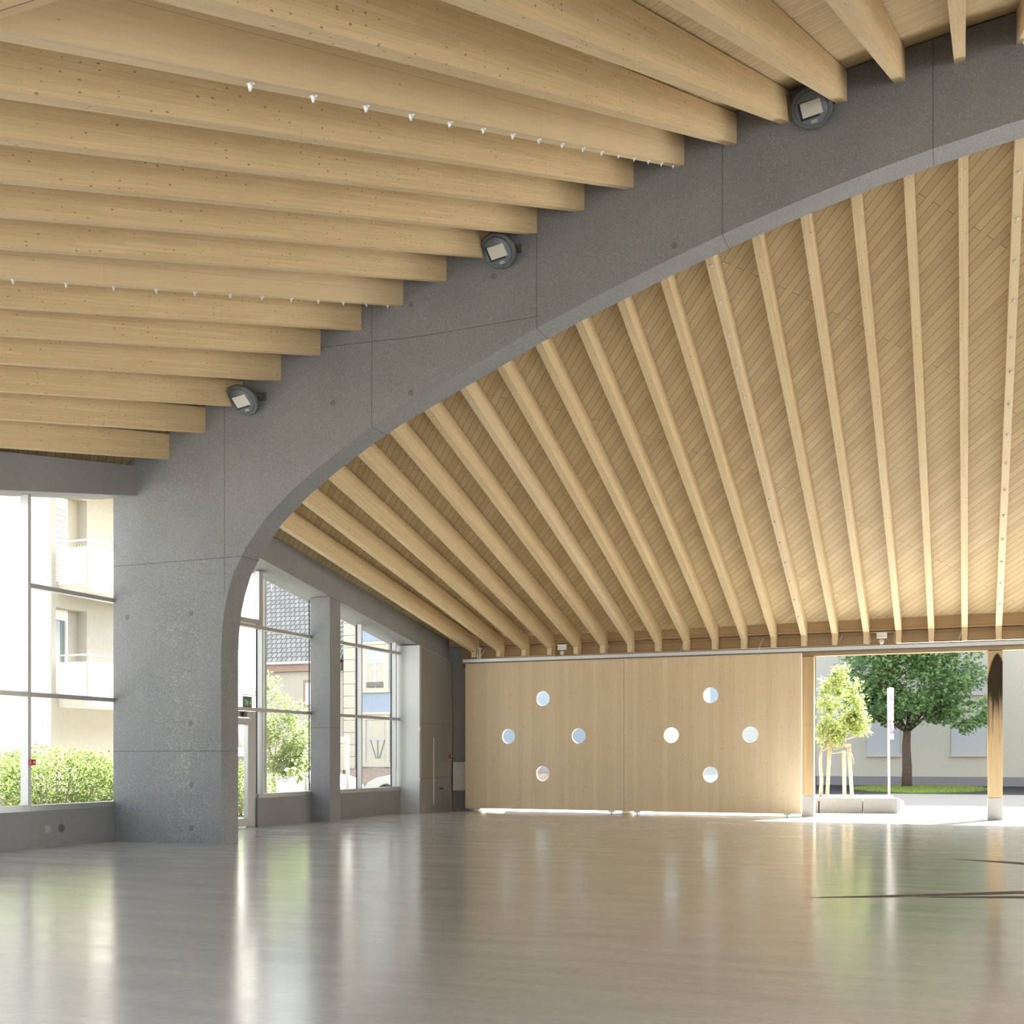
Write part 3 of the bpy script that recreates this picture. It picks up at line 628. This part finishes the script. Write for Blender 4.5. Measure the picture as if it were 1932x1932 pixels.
# ---- floodlights on the arch
def flood(c, label):
    c = Vector(c); nrm = Vector((-.06, -.66, -.74)).normalized()
    t = thing('floodlight', label, 'floodlight', c, 'round floodlights on the arch')
    MB().lathe(c, nrm, [(.0, -.10), (.16, -.10), (.24, -.05), (.285, -.03), (.29, .0), (.27, .025), (.235, .03), (.232, .022), (0, .022)], 40).build('housing', M['lamprim'], t)
    MB().lathe(c, nrm, [(.228, .0225), (.222, .034), (0, .036)], 40).build('lamp_face', M['lamp'], t)
    r = Vector((0, 0, 1)).cross(nrm).normalized(); r = (r if r.x > 0 else -r); r = (r + Vector((0, 0, .10))).normalized(); u = nrm.cross(r).normalized(); u = u if u.z > 0 else -u
    def rect(cx, cy, w_, h_, d0, d1):
        f = MB(); o = c + r*cx + u*cy
        P = [o + r*a*w_/2 + u*b*h_/2 + nrm*d0 for a, b in ((-1, -1), (1, -1), (1, 1), (-1, 1))] + [o + r*a*w_/2 + u*b*h_/2 + nrm*d1 for a, b in ((-1, -1), (1, -1), (1, 1), (-1, 1))]
        return f.hexa(P)
    fr = rect(-.005, .0, .32, .235, .0345, .042).build('lens_frame', M['black'], t)
    rect(.008, .015, .275, .195, .042, .056).build('led_array', M['led'], t)
    rect(.02, -.155, .10, .012, .036, .038).build('label_plate', M['led'], t); rect(.02, -.178, .12, .012, .036, .038).build('label_plate', M['led'], t)
    f = MB(); hx = c + Vector((.16, .12, .06)); w_ = Vector((c.x+.18, YA0-.001, c.z+.12))
    f.bar(c - nrm*.08 + Vector((.12, 0, .05)), Vector((c.x+.14, YA0-.06, c.z+.13)), .05, .03); f.bar(Vector((c.x+.14, YA0-.10, c.z+.13)), Vector((c.x+.14, YA0, c.z+.13)), .07, .10); f.box(c.x+.08, c.x+.26, YA0-.02, YA0-.001, c.z+.06, c.z+.20); f.build('bracket', M['lamprim'], t)
flood((-11.29, 16.28, 7.50), 'round floodlight on the arch, lowest of three, seen most tilted')
flood((-6.65, 16.28, 9.26), 'round floodlight in the middle of the three on the arch')
flood((-1.97, 16.28, 10.48), 'round floodlight highest on the arch near the upper right')

# ---------------------------------------------------------------- outside, beyond the doorway
t = thing('granite_planter', 'low pale granite block wall of the planting bed outside the doorway', 'planter', (-4, 33, 0))
for a, b in ((-8.0, -5.9), (-5.87, -3.70), (-3.67, -2.57), (-2.54, -1.68)):
    MB().hexa([(a, 32.05+(a+3.78)*.22, -.02), (b, 32.05+(b+3.78)*.22, -.02), (b, 32.4+(b+3.78)*.22, -.02), (a, 32.4+(a+3.78)*.22, -.02), (a, 32.05+(a+3.78)*.22, .40), (b, 32.05+(b+3.78)*.22, .40), (b, 32.4+(b+3.78)*.22, .40), (a, 32.4+(a+3.78)*.22, .40)]).build('block', M['granite'], t, bevel=.01)
MB().hexa([(-1.98, 32.9, -.02), (-1.66, 32.9, -.02), (-1.75, 37.6, -.02), (-2.07, 37.6, -.02), (-1.98, 32.9, .38), (-1.66, 32.9, .38), (-1.75, 37.6, .14), (-2.07, 37.6, .14)]).build('block', M['granite'], t)
tag(MB().box(-8, -2.08, 33.2, 37.9, -.02, .30).build('planting_soil', M['gravel']), 'gravelly soil filling the granite planter', 'soil')

def leaves(mb, c, rad, n, size, seed, shape='maple', inner=.35, clump=.8):
    R = random.Random(seed)
    L = {'maple': [(0, 0), (.28, .05), (.5, .32), (.22, .42), (0, 1), (-.22, .42), (-.5, .32), (-.28, .05)], 'oval': [(0, 0), (.22, .3), (.2, .7), (0, 1), (-.2, .7), (-.22, .3)]}[shape]
    lumps = [(Vector((R.gauss(0, 1), R.gauss(0, 1), R.gauss(0, 1))).normalized(), R.uniform(.8, 1.12)) for _ in range(26)]
    cl = []
    for _ in range(46):
        d = Vector((R.gauss(0, 1), R.gauss(0, 1), R.gauss(0, 1))).normalized(); cl.append((d*R.uniform(.45, .92), R.uniform(.16, .34)))
    for _ in range(n):
        if R.random() < clump:
            q0, rr = R.choice(cl); g3 = Vector((R.gauss(0, 1), R.gauss(0, 1), R.gauss(0, 1))).normalized()*(R.random()**.4)*rr; g3.z *= .75; u3 = q0 + g3
        else:
            d = Vector((R.gauss(0, 1), R.gauss(0, 1), R.gauss(0, 1))).normalized(); u3 = d*R.uniform(inner**3, 1)**(1/3)*.9
        p = Vector(c) + Vector((u3.x*rad[0], u3.y*rad[1], u3.z*rad[2]))
        a = Vector((R.gauss(0, 1), R.gauss(0, 1), R.gauss(0, .6) - .25)).normalized(); b = a.cross(Vector((R.gauss(0, .6), R.gauss(0, .6), 1))).normalized()
        s = size*R.uniform(.7, 1.25); cn = a.cross(b)
        mb.face([p + a*s*q[1] + b*s*q[0] + cn*s*.15*abs(q[0])*2 for q in L])
    return mb
def tree(loc, h, tr, crown, n, size, leafm, barkm, label, cat, seed, group=None, shape='maple', name='tree', extra=()):
    t = thing(name, label, cat, loc, group); x, y, z = loc
    R = random.Random(seed); f = MB(); f.tube([(x, y, z), (x+.02, y, z+h*.35), (x-.02, y, z+h*.7), (x+.03, y, z+h)], tr*1.15, 12, r2=tr*.75); f.build('trunk', barkm, t)
    f = MB(); cz = crown[0][2]
    for i in range(9):
        a = R.uniform(0, 2*PI); q = Vector((math.cos(a)*crown[1][0]*.6, math.sin(a)*crown[1][1]*.6, R.uniform(.1, .9)*crown[1][2]))
        s = Vector((x+.02, y, z+h*.92)); e = Vector((crown[0][0], crown[0][1], z+h)) + q; f.tube([s, (s+e)/2 + Vector((0, 0, .1)), e], tr*.4, 7, r2=tr*.12)
    f.build('branches', barkm, t)
    f = MB(); leaves(f, crown[0], crown[1], n, size, seed, shape)
    for (cc, rr, nn) in extra: leaves(f, cc, rr, nn, size, seed+5, shape)
    f.build('foliage', leafm, t, weld=False)
    return t
tree((-2.62, 58.9, -.03), 3.0, .22, ((-2.5, 58.6, 5.9), (3.7, 3.4, 3.3), 0), 24000, .20, M['mapleleaf'], M['bark'], 'large dark green broadleaf tree on a grass patch beyond the doorway', 'tree', 3,
     extra=[((.2, 57.5, 3.6), (1.2, 1.0, 1.0), 900), ((-4.6, 58, 3.9), (1.3, 1, 1), 900)])
# grass island
g = MB(); N = 40; ring = [(-2.0+3.0*math.cos(2*PI*i/N) + .5*math.sin(4*PI*i/N), 57.0+6.0*math.sin(2*PI*i/N)) for i in range(N)]
g.prism(ring, 'z', -.05, .03); tag(g.build('grass_patch', M['grass']), 'green grass island around the foot of the big tree', 'grass', kind='stuff')
# grass blades
g = MB(); R = random.Random(2)
for _ in range(5000):
    a = R.uniform(0, 2*PI); r = math.sqrt(R.random())*.98; x = -2.0+3.0*r*math.cos(a); y = 57+6*r*math.sin(a); h = R.uniform(.06, .16); q = R.uniform(-.05, .05)
    g.face([(x-.015, y, .02), (x+.015, y, .02), (x+q, y+q, .02+h)])
tag(g.build('grass_blades', M['hedgeleaf'], weld=False), 'short grass blades on the tree island', 'grass', kind='stuff')
tree((-4.08, 36.0, .30), 1.5, .055, ((-3.52, 36, 2.98), (.82, .8, 1.15), 0), 3600, .12, M['limeleaf'], M['palebark'], 'young bright lime green tree with pale trunk in the granite planter', 'tree', 8, 'young trees in planting beds', 'oval',
     extra=[((-2.95, 35.8, 2.5), (.45, .4, .4), 450), ((-3.9, 36, 2.2), (.5, .5, .45), 450), ((-3.5, 36, 4.0), (.35, .35, .45), 300)])
# tree stakes
t = thing('tree_stake_frame', 'three raw timber stakes tied with rope supporting a young tree', 'tree support', (-3.5, 36, .3))
st = [((-3.90, 36.1, .30), (-3.83, 36.1, 1.80)), ((-3.42, 36.4, .30), (-3.43, 36.3, 1.70)), ((-3.16, 36.0, .30), (-3.26, 36.0, 1.80))]
for a, b in st: MB().tube([a, b], .055, 10).build('stake', M['stake'], t)
MB().bar((-3.90, 36.06, 1.86), (-3.20, 36.02, 1.86), .05, .10).build('crossbar', M['stake'], t)
f = MB(); f.tube([(-3.86, 36.0, 1.68), (-3.7, 36.0, 1.62), (-3.5, 36.1, 1.66), (-3.35, 36, 1.63), (-3.24, 35.95, 1.7)], .014, 6); f.tube([(-3.24, 35.93, 1.75), (-3.14, 35.93, 1.55), (-3.10, 35.93, 1.3)], .012, 6); f.build('rope', M['rope'], t)
# road sign seen almost edge on
t = thing('parking_sign', 'tall white signpost with stacked signs seen edge-on outside the doorway', 'sign', (-2.2, 36.6, .3))
px, py = -2.13, 36.6
MB().tube([(px, py, -.1), (px-.03, py, 3.60)], .032, 12).build('pole', M['white'], t)
dr_ = Vector((math.cos(math.radians(74)), math.sin(math.radians(74)), 0))
def plate(z0, z1, wd, mat, nm, off=.04):
    f = MB(); nn = Vector((dr_.y, -dr_.x, 0)); o = Vector((px+.02, py, 0)) + nn*off
    P = [o + dr_*a*wd/2 + Vector((0, 0, z)) + nn*b for z in (z0, z1) for a, b in ((-1, 0), (1, 0), (1, .012), (-1, .012))]
    return f.hexa(P).build(nm, mat, t)
plate(3.02, 3.62, .36, M['white'], 'sign_plate'); plate(2.62, 3.0, .36, M['white'], 'sign_plate'); plate(2.05, 2.22, .40, M['white'], 'sign_plate')
nn = Vector((dr_.y, -dr_.x, 0))
for z, r_, m1, m2 in ((3.33, .14, 'signred', 'signblue'), (2.42, .19, 'signred', 'signblue')):
    o = Vector((px+.02, py, z)) + nn*.053
    MB().lathe(o, nn, [(r_, 0), (r_, .004), (0, .004)], 24).build('sign_ring', M[m1], t); MB().lathe(o + nn*.005, nn, [(r_*.75, 0), (r_*.75, .003), (0, .003)], 24).build('sign_disc', M[m2], t)
# facade across the road
t = thing('apartment_block', 'warm grey rendered building with shuttered windows behind the big tree', 'building', (3, 72, 0))
def facade_y(mb, y, x0, x1, z0, z1, th=.3): mb.box(x0, x1, y, y+th, z0, z1)
f = MB(); f.box(-7.75, 22, 66, 78, .45, 16.5); f.build('wall', M['render'], t)
MB().box(-7.72, 22, 65.96, 66.0, -.05, .46).build('plinth', M['plinth'], t)
MB().box(-8.2, 22.4, 65.4, 78.4, 16.5, 16.8).build('roof_slab', M['plinth'], t)
for x0 in (-5.0, -.67, 3.7, 8.0, 12.3, -9.4+.0):
    if x0 < -8: continue
    for z0 in (1.62, 4.9, 8.1, 11.3):
        if x0 == -5.0 and z0 > 2: pass
        w_ = 1.72
        MB().box(x0, x0+w_, 65.93, 65.99, z0, z0+1.6).build('shutter', M['shutter'], t); MB().box(x0-.05, x0+w_+.05, 65.86, 66, z0-.09, z0).build('window_sill', M['stone'], t)
t = thing('town_house', 'pale white-blue terrace left of the warm grey building, seen through the round door windows', 'house', (-12, 70, 0))
MB().box(-40, -8.3, 67.5, 76, -.05, 9.5).build('wall', M['terrace'], t)
for x0 in range(-38, -9, 4):
    for z0 in (1.2, 4.4): MB().box(x0, x0+1.3, 67.45, 67.52, z0, z0+1.6).build('window_pane', M['shutter'], t); MB().box(x0-.1, x0+1.4, 67.40, 67.52, z0-.1, z0).build('window_sill', M['stone'], t)
MB().prism([(67, 9.5), (76.5, 9.5), (71.7, 12.5)], 'x', -40.3, -8.3).build('roof', M['brown'], t)

# ---------------------------------------------------------------- outside, left
# apartment block with balconies beyond the left window
t = thing('balcony_building', 'cream apartment block with white concrete balconies outside the left window', 'building', (-25, 27, 0))
cx, cy = -21.5, 22.75
f = MB()
# walls with a recess for the window column
f.box(-31, cx, cy, cy+.14, -.05, 14); f.box(-31, cx, 24.0, 29, -.05, 14); f.box(-31, cx-.32, cy+.14, 24.0, -.05, 14)
for z0, z1 in ((-.05, 3.05), (5.34, 5.95), (8.25, 8.85), (11.2, 14)): f.box(cx-.33, cx, cy+.14, 24.0, z0, z1)
f.build('wall', M['beige'], t)
MB().box(-31, cx-.03, cy-.012, cy, 1.62, 14).build('end_render', M['whitewall'], t)
for i, z0 in enumerate((3.05, 5.95, 8.85)):
    f = MB(); f.box(cx-.31, cx-.26, cy+.14, cy+.2, z0, z0+2.28); f.box(cx-.31, cx-.26, cy+.76, cy+.84, z0, z0+2.28); f.box(cx-.31, cx-.26, cy+.2, cy+.76, z0+2.0, z0+2.28); wf = f.build('window_frame', M['wframe'], t)
    MB().box(cx-.32, cx-.31, cy+.2, cy+.76, z0, z0+2.0).build('pane', M['pane'], wf)
    if i == 0: 
        f = MB(); 
        for q in range(7): f.tube([(cx-.295, cy+.21+q*.06, z0), (cx-.295, cy+.21+q*.055, z0+1.98)], .032, 6)
        f.build('curtain', M['curtain'], wf)
    else:
        f = MB()
        for q in range(30): f.box(cx-.30, cx-.285 + (.008 if q % 2 else 0), cy+.15, cy+.80, z0+q*.073, z0+(q+.82)*.073)
        f.build('roller_shutter', M['wframe'], wf)
def balcony(z, label_z):
    f = MB(); x1 = cx+1.05; y0 = cy+.22; y1 = 28.9
    f.box(cx, x1, y0, y1, z-.22, z); b = f.build('balcony_slab', M['cream'], t)
    f = MB(); f.box(cx+.0, x1-.12, y0, y0+.10, z, z+.92); f.build('parapet', M['whitewall'], b)
    f = MB(); f.box(x1-.10, x1, y0+.0, y1, z, z+.92); f.build('parapet', M['whitewall'], b)
    f = MB(); f.tube([(cx, y0+.05, z+1.10), (x1-.05, y0+.05, z+1.10), (x1-.05, y1, z+1.10)], .02, 8)
    for q in range(10): f.tube([(x1-.05, y0+.05+q*.9, z+.9), (x1-.05, y0+.05+q*.9, z+1.1)], .014, 6)
    f.tube([(cx+.2, y0+.05, z+.9), (cx+.2, y0+.05, z+1.1)], .014, 6); f.build('railing', M['wframe'], b)
balcony(3.0, 0); balcony(5.9, 1); balcony(8.8, 2)
f = MB(); R = random.Random(5)
for _ in range(120):
    x = cx+R.uniform(.3, .95); y = cy+.45+R.uniform(0, 2); f.face([(x, y, 6.6), (x+.03, y, 6.6), (x+R.uniform(-.25, .25), y+R.uniform(-.25, .25), 6.6+R.uniform(.25, .42))])
tag(f.build('balcony_plant', M['midleaf'], weld=False), 'spiky green plant behind the railing of the upper balcony', 'plant')
# shrubs close to the glass
def shrub(c, rad, n, size, label, seed, mat='hedgeleaf'):
    t = thing('shrub', label, 'shrub', (c[0], c[1], 0), 'shrubs outside the left wall')
    R = random.Random(seed); f = MB()
    for _ in range(26):
        a = R.uniform(0, 2*PI); r = R.uniform(.1, .8)
        f.tube([(c[0]+rad[0]*r*math.cos(a)*.4, c[1]+rad[1]*r*math.sin(a)*.4, -.02), (c[0]+rad[0]*r*math.cos(a)*.8, c[1]+rad[1]*r*math.sin(a)*.8, c[2]+rad[2]*.4)], .012, 5)
    f.build('stems', M['palebark'], t)
    f = MB(); leaves(f, c, rad, n, size, seed, 'oval', .35, .45); f.build('foliage', M[mat], t, weld=False)
shrub((-17.4, 18.3, .72), (1.3, 2.9, 1.15), 26000, .07, 'dense rounded yellow green hedge shrub outside the left window', 11)
shrub((-17.4, 25.0, .70), (.9, 1.3, .85), 6000, .07, 'leafy shrub seen through the glass of the exit door', 12)
shrub((-16.3, 27.1, .35), (.5, .6, .45), 900, .07, 'small low bush at the foot of the window between arch and pillar', 13)
# white building left of the tiled house
t = thing('white_building', 'bright white building with a canopy seen through the exit door', 'building', (-27, 38, 0))
f = MB(); f.box(-34, -24.5, 34.0, 36.6, 2.9, 12); f.box(-34, -25.4, 34, 36.6, -.05, 2.9); f.box(-25.4, -24.5, 36.35, 36.6, -.05, 2.9); f.build('wall', M['whitewall'], t)
MB().box(-25.41, -25.36, 34.1, 36.3, 1.9, 2.4).build('transom_window', M['shutter'], t)
MB().box(-25.41, -25.36, 34.1, 36.0, -.05, 1.5).build('garage_door', M['plinth'], t)
MB().box(-25.4, -24.4, 34.0, 36.4, 1.55, 1.85).build('canopy', M['wframe'], t)
# tiled cream house
t = thing('tiled_house', 'cream house with grey tiled roof and brown eaves beyond the tree', 'house', (-33, 55, 0))
MB().box(-42, -29.9, 52, 60, -.05, 6.5).build('wall', M['cream'], t)
f = MB(); L = math.hypot(4.6, 5.6)
f.face([(-42.5, 51.5, 6.5), (-29.75, 51.5, 6.5), (-29.75, 56.2, 12.2), (-42.5, 56.2, 12.2)], [(0, 0), (12.75, 0), (12.75, L), (0, L)])
f.face([(-42.5, 56.2, 12.2), (-29.75, 56.2, 12.2), (-29.75, 61, 6.5), (-42.5, 61, 6.5)], [(0, 0), (12.75, 0), (12.75, L), (0, L)])
f.face([(-29.75, 51.5, 6.5), (-29.75, 61, 6.5), (-29.75, 56.2, 12.2)]); f.face([(-42.5, 51.5, 6.5), (-42.5, 61, 6.5), (-42.5, 56.2, 12.2)]); f.face([(-42.5, 51.5, 6.48), (-29.75, 51.5, 6.48), (-29.75, 61, 6.48), (-42.5, 61, 6.48)])
f.build('roof', M['tiles'], t)
MB().box(-42.4, -29.8, 51.6, 52.0, 6.0, 6.45).build('eaves_board', M['brown'], t)
MB().tube([(-42.4, 51.45, 6.42), (-29.8, 51.45, 6.42)], .08, 8).build('gutter', M['steel'], t)
for x0 in (-32.25, -36.5):
    f = MB(); f.box(x0, x0+1.1, 51.93, 51.99, 4.1, 5.55); wf = f.build('window_frame', M['brown'], t); MB().box(x0+.14, x0+.96, 51.92, 51.95, 4.24, 5.4).build('pane', M['curtain'], wf); MB().box(x0-.1, x0+1.2, 51.85, 52, 4.0, 4.1).build('window_sill', M['stone'], t)
# blue house
t = thing('blue_house', 'light blue town house with pale stone window surrounds right of the pillar', 'house', (-24, 54, 0))
MB().box(-28.6, -14, 50.02, 60, .9, 13).build('wall', M['bluewall'], t)
MB().box(-28.65, -14, 49.98, 60, -.05, .95).build('plinth', M['pinkstone'], t)
f = MB()
for q in range(20): f.box(-28.68, -28.05, 49.92, 50.02, .95+q*.6, .95+q*.6+.575)
f.build('corner_quoins', M['stone'], t)
def bw_(x0, z0, w_, h_, kind):
    f = MB(); f.box(x0-.22, x0, 49.93, 50.02, z0-.1, z0+h_+.25); f.box(x0+w_, x0+w_+.22, 49.93, 50.02, z0-.1, z0+h_+.25); f.box(x0, x0+w_, 49.93, 50.02, z0+h_, z0+h_+.25); f.box(x0-.3, x0+w_+.3, 49.86, 50.02, z0-.32, z0-.1); f.box(x0-.3, x0+w_+.3, 49.84, 50.02, z0+h_+.25, z0+h_+.38)
    s_ = f.build('window_surround', M['stone'], t)
    if kind:
        f = MB(); f.box(x0+.05, x0+w_-.05, 49.97, 50.0, z0+h_*.62, z0+h_); f.build('roller_blind', M['shutter'], s_)
        f = MB(); f.box(x0, x0+.07, 49.96, 50.01, z0-.1, z0+h_); f.box(x0+w_-.07, x0+w_, 49.96, 50.01, z0-.1, z0+h_); f.box(x0+w_/2-.05, x0+w_/2+.05, 49.96, 50.01, z0-.1, z0+h_*.62); f.build('window_frame', M['wframe'], s_)
        MB().box(x0+.07, x0+w_-.07, 50.0, 50.015, z0-.1, z0+h_*.62).build('pane', M['cream'], s_)
        f = MB()
        f.bar((x0+.05, 49.9, z0+.18), (x0+w_-.05, 49.9, z0+.18), .03, .03); f.bar((x0+.05, 49.9, z0-.06), (x0+w_-.05, 49.9, z0-.06), .03, .03)
        for q in range(9):
            xx = x0+.08+q*(w_-.16)/8; f.bar((xx, 49.9, z0-.06), (xx, 49.9, z0+.18), .03, .03)
            if q < 8: f.lathe((xx+(w_-.16)/16, 49.9, z0+.06), (0, 1, 0), [(.05, -.01), (.065, -.01), (.065, .01), (.05, .01), (.05, -.01)], 10)
        f.build('window_rail', M['lamprim'], s_)
    else:
        MB().box(x0, x0+w_, 49.985, 50.015, z0-1.2, z0+h_).build('door_leaf', M['shutter'], s_)
        f = MB(); f.box(x0+.12, x0+w_-.05, 49.975, 49.986, z0+h_-.95, z0+h_-.05); f.box(x0+.12, x0+w_-.05, 49.975, 49.986, z0-.1, z0+h_-1.1); f.build('door_panel', M['render'], s_)
        f = MB()
        for q, (a_, b_) in enumerate(((.2, .52), (.55, .60), (.9, .68))): f.bar((x0+w_*a_+.05, 49.96, z0+h_-1.0), (x0+w_*b_, 49.96, z0+.1), .06, .03)
        f.build('reflection_bars', M['plinth'], s_)  # slanted dark strips modelled in place of the reflection pattern on the door
bw_(-27.45, 5.0, 1.05, 1.8, True); bw_(-27.45, 1.35, 1.1, 2.0, False)
bw_(-24.0, 5.0, 1.02, 1.9, True); bw_(-24.0, 1.45, 1.05, 1.95, True); bw_(-27.45, 8.6, 1.05, 1.9, True)
# tree, sapling, notice board
tree((-20.35, 31.0, -.03), 1.5, .07, ((-20.0, 31.0, 2.2), (1.05, 1.0, 1.5), 0), 4800, .11, M['midleaf'], M['palebark'], 'young light green street tree in front of the tiled house', 'tree', 21, 'young trees in planting beds', 'oval',
     extra=[((-19.1, 30.9, 1.8), (.7, .6, .7), 900), ((-20.5, 31, 3.7), (.5, .45, .6), 500)])
t = thing('sapling', 'thin sapling with large drooping leaves close to the pillar window', 'plant', (-16.35, 26.75, 0))
f = MB(); f.tube([(-16.35, 26.75, -.02), (-16.4, 26.75, .8), (-16.5, 26.75, 1.25)], .022, 8, r2=.012); f.tube([(-16.4, 26.75, .95), (-16.7, 26.7, 1.1), (-16.95, 26.65, 1.2)], .012, 6); f.build('stem', M['palebark'], t)
f = MB(); R = random.Random(4)
for c_ in ((-16.35, 26.72, 1.25), (-16.5, 26.7, 1.3), (-16.75, 26.7, 1.2), (-16.95, 26.65, 1.2), (-16.7, 26.7, 1.0), (-16.5, 26.7, 1.45)):
    for _ in range(6):
        a = Vector((R.uniform(-1, 1), R.uniform(-.6, .6), R.uniform(-1.3, .1))).normalized(); b = a.cross(Vector((R.uniform(-.3, .3), 1, R.uniform(-.3, .3)))).normalized(); s = R.uniform(.16, .26); p0 = Vector(c_)
        f.face([p0 + a*s*q[1] + b*s*q[0] for q in [(0, 0), (.18, .25), (.25, .6), (.12, .85), (0, 1), (-.12, .85), (-.25, .6), (-.18, .25)]])
f.build('leaves', M['midleaf'], t, weld=False)
t = thing('notice_board', 'white framed street notice board on posts behind the sapling', 'notice board', (-19.2, 32.3, 0))
f = MB(); f.tube([(-19.95, 32.3, -.03), (-19.95, 32.3, 2.2)], .05, 10); f.tube([(-18.4, 32.3, -.03), (-18.4, 32.3, 2.2)], .05, 10); f.build('post', M['wframe'], t)
MB().box(-19.95, -18.4, 32.27, 32.33, 1.98, 2.16).build('header_panel', M['wframe'], t); MB().box(-19.85, -18.5, 32.27, 32.33, 1.1, 1.90).build('panel', M['whitewall'], t); MB().box(-19.85, -18.5, 32.26, 32.34, 1.86, 1.92).build('panel_frame', M['wframe'], t)
# white pipe just outside the glass
tag(MB().tube([(-14.64, 21.95, -.02), (-14.64, 21.95, 6.0)], .05, 14).build('downpipe', M['wframe']), 'white vertical pipe outside the glass right of the exit door', 'pipe')
# cars
def car(x, y, face, label):
    """face=+1: bonnet towards +x"""
    t = thing('car', label, 'car', (x, y, -.03), 'white cars parked in the side street'); z = -.03
    prof = [(-2.05, .35), (-2.08, .62), (-2.0, .90), (-1.80, .98), (-1.35, 1.36), (-.9, 1.46), (0, 1.47), (.45, 1.38), (1.05, 1.00), (1.65, .88), (1.95, .74), (2.08, .55), (2.06, .32)]
    def halfw(zz): return .86 if zz < .95 else .86 - (zz-.95)*.42
    def arch(cx_, r, n=12): return [(cx_+r*math.cos(PI*i/n), .33+r*math.sin(PI*i/n)) for i in range(n+1)]
    low = [(1.70, .24)] ; bottom = [(2.06, .24)] + [(a, b) for a, b in arch(1.30, .36)] + [(a, b) for a, b in arch(-1.28, .36)] + [(-2.02, .24)]
    bottom = [(a, max(b, .24)) for a, b in bottom]
    poly = [q for q in prof] + bottom
    tri = tessellate_polygon([[Vector((q[0], q[1], 0)) for q in poly]])
    f = MB()
    def P(q, s): return (x+face*q[0], y+s*halfw(q[1]), z+q[1])
    for tr in tri: f.face([P(poly[i], -1) for i in tr]); f.face([P(poly[i], 1) for i in reversed(tr)])
    for i in range(len(poly)): a, b = poly[i], poly[(i+1) % len(poly)]; f.face([P(a, -1), P(b, -1), P(b, 1), P(a, 1)], smooth=True)
    body = f.build('body', M['carpaint'], t, bevel=.03)
    for s in (-1, 1):
        for wp in ([(-1.42, 1.0), (-1.15, 1.30), (-.45, 1.38), (-.42, .98)], [(-.36, .98), (-.38, 1.38), (.28, 1.34), (.92, .98)]):
            f = MB(); f.face([(x+face*a, y+s*(halfw(b)+.006), z+b) for a, b in wp]); f.build('side_window', M['carglass'], body, weld=False)
        MB().box(x+face*(-.2)-.07, x+face*(-.2)+.07, y+s*.872-.01, y+s*.872+.01, z+.80, z+.825).build('door_handle', M['lamprim'], body)
        for wx in (1.30, -1.28):
            wv = MB().lathe((x+face*wx, y+s*.78, z+.31), (0, s, 0), [(.2, -.10), (.31, -.09), (.31, .06), (.28, .08), (.2, .08)], 28).build('wheel', M['tyre'], t)
            MB().lathe((x+face*wx, y+s*.78, z+.31), (0, s, 0), [(.2, .06), (.19, .075), (.05, .07), (0, .085)], 20).build('hub_cap', M['rim'], wv)
        MB().box(min(x+face*1.93, x+face*1.98), max(x+face*1.93, x+face*1.98)+.02, y+s*.62-.12, y+s*.62+.12, z+.60, z+.72).build('headlight', M['led'], body)
        f = MB(); f.lathe((x+face*1.85, y+s*.862, z+.45), (0, s, 0), [(.035, 0), (.03, .01), (0, .012)], 10); f.build('indicator', M['orange'], body)
        f = MB(); f.box(x+face*.80-.09, x+face*.80+.09, y+s*.98-.08, y+s*.98+.08, z+.96, z+1.08); f.build('wing_mirror', M['carpaint'], body)
    f = MB(); f.face([(x+face*.50, y-.62, z+1.37), (x+face*.50, y+.62, z+1.37), (x+face*1.04, y+.74, z+1.02), (x+face*1.04, y-.74, z+1.02)]); f.build('windscreen', M['carglass'], body, weld=False)
car(-21.25, 33.9, 1, 'white car parked behind the young street tree, bonnet pointing right')
car(-15.65, 33.0, -1, 'white car in front of the blue house, bonnet pointing left')
